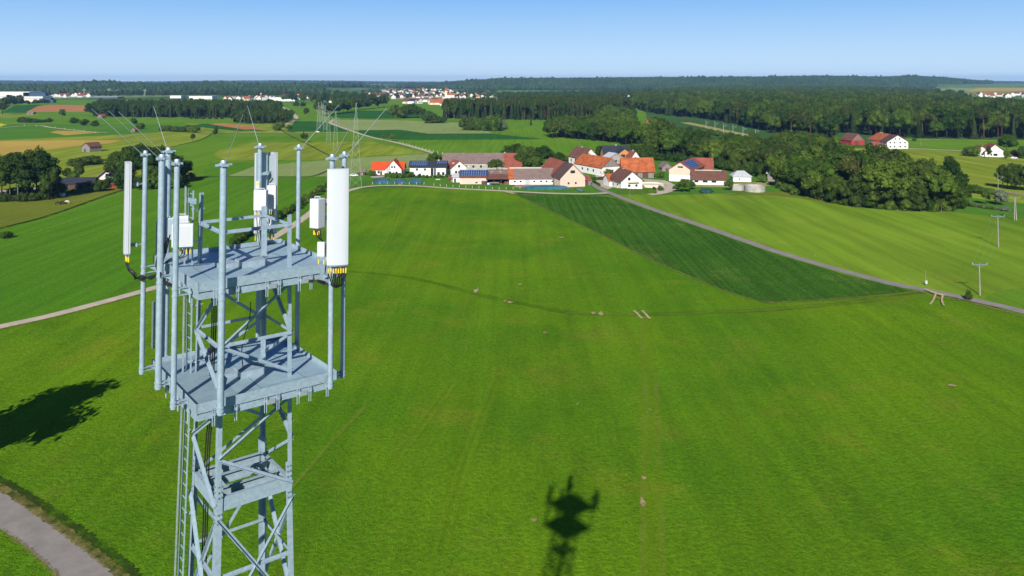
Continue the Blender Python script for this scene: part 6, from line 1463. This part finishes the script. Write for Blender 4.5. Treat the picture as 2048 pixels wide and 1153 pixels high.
for k in range(3): cable([wp(629+k*6, 460, 19.5), wp(636+k*3, 476, 19.5), wp(650, 486+k*3, 19.6), wp(655, 510, 19.7), wp(650, 540+k*4, 19.7)], .011)
for k in range(4): cable([wp(513+k*9, 422+8*(k % 2), 22.5), wp(514+k*8, 445, 22.6), wp(516+k*5, 470, 22.7), wp(520+k*3, 492, 22.6)], .012)
for k in range(3):
    x = -.70+.05*k; cable([Vector((x, .35, 45.1)), Vector((x, .25, 44)), Vector((x-.02, .3, 42.8)), Vector((x, .1, 42.2)), Vector((x-.1, .25, 41.2)), Vector((x-.12, .3, 39.5)), Vector((x-.14, .35, 37)), Vector((x-.2, .4, 30)), Vector((x-.5, .5, 15)), Vector((x-.9, .6, .3))], .017, 'feeder_cable')
cable([Vector((-.1, -.75, 44.6)), Vector((0, -.4, 44.1)), Vector((-.1, -.2, 43.4)), Vector((.0, 0, 42.8))], .012)
# ladder with safety rail
ld = bpy.data.objects.new('ladder', None); link(ld, tower)
def lx(z): return -1.03-(0 if z > 42.4 else (42.4-z)*.0245)
for v in (.80, 1.15):
    m_ = MB(); m_.bar((lx(0), v, .0), (lx(42.4), v, 42.4), .05, .025, st, roll=(1, 0, 0)); m_.bar((lx(42.4), v, 42.4), (lx(43), v, 47.2), .05, .025, st, roll=(1, 0, 0)); m_.build('ladder_rail', ld)
m_ = MB(); z = 47.1; n = 0
while z > 17: m_.tube([(lx(z), .80, z), (lx(z), 1.15, z)], .014, st, 6, False); z -= .30
rg = m_.build('rungs', ld)
m_ = MB(); m_.bar((lx(0)-.14, .98, 0), (lx(42.4)-.14, .98, 42.4), .05, .03, M['alu'], roll=(1, 0, 0)); m_.bar((lx(43)-.14, .98, 42.4), (lx(43)-.14, .98, 47.3), .05, .03, M['alu'], roll=(1, 0, 0)); m_.build('safety_rail', ld)
m_ = MB(); m_.box((-1.08, .98, 46.95), (.05, .62, .12), st); m_.box((-1.08, .62, 46.95), (.14, .04, .14), st); m_.build('top_bracket', ld)
for z in (46.7, 45.9, 44.3, 42.9, 41.2, 39.2, 37.4, 35.2):
    m_ = MB(); m_.bar((lx(z), .9, z), (-hs(z), .85, z), .03, .03, M['alu']); m_.bar((lx(z), .95, z+.03), (-hs(z)+.12, .8, z+.03), .012, .012, M['alu']); m_.build('wall_tie', ld)
m_ = MB(); m_.tube([(-1.02, .86, 46.45), (-1.02, .86, 46.53)], .022, M['red'], 8); m_.build('warning_light', tower, True)
for sx, sy in CN:
    m_ = MB(); m_.box((sx*1.9, sy*1.9, .25), (1.1, 1.1, .5), M['wall_grey']); m_.build('foundation', tower)

# ------------------------------------------------------------------ haze over the whole valley
if HAZE > 0:
    m_ = MB(); hz = N('pale air'); pv = hz.n('ShaderNodeVolumePrincipled'); pv.inputs['Color'].default_value = (.30, .58, 1, 1); pv.inputs['Density'].default_value = HAZE; pv.inputs['Anisotropy'].default_value = 0
    hz.l(pv.outputs[0], hz.out.inputs['Volume'])
    m_.box((0, 5150, 44), (21000, 11300, 90), hz.m); o = m_.build('haze'); tag(o, kind='stuff')
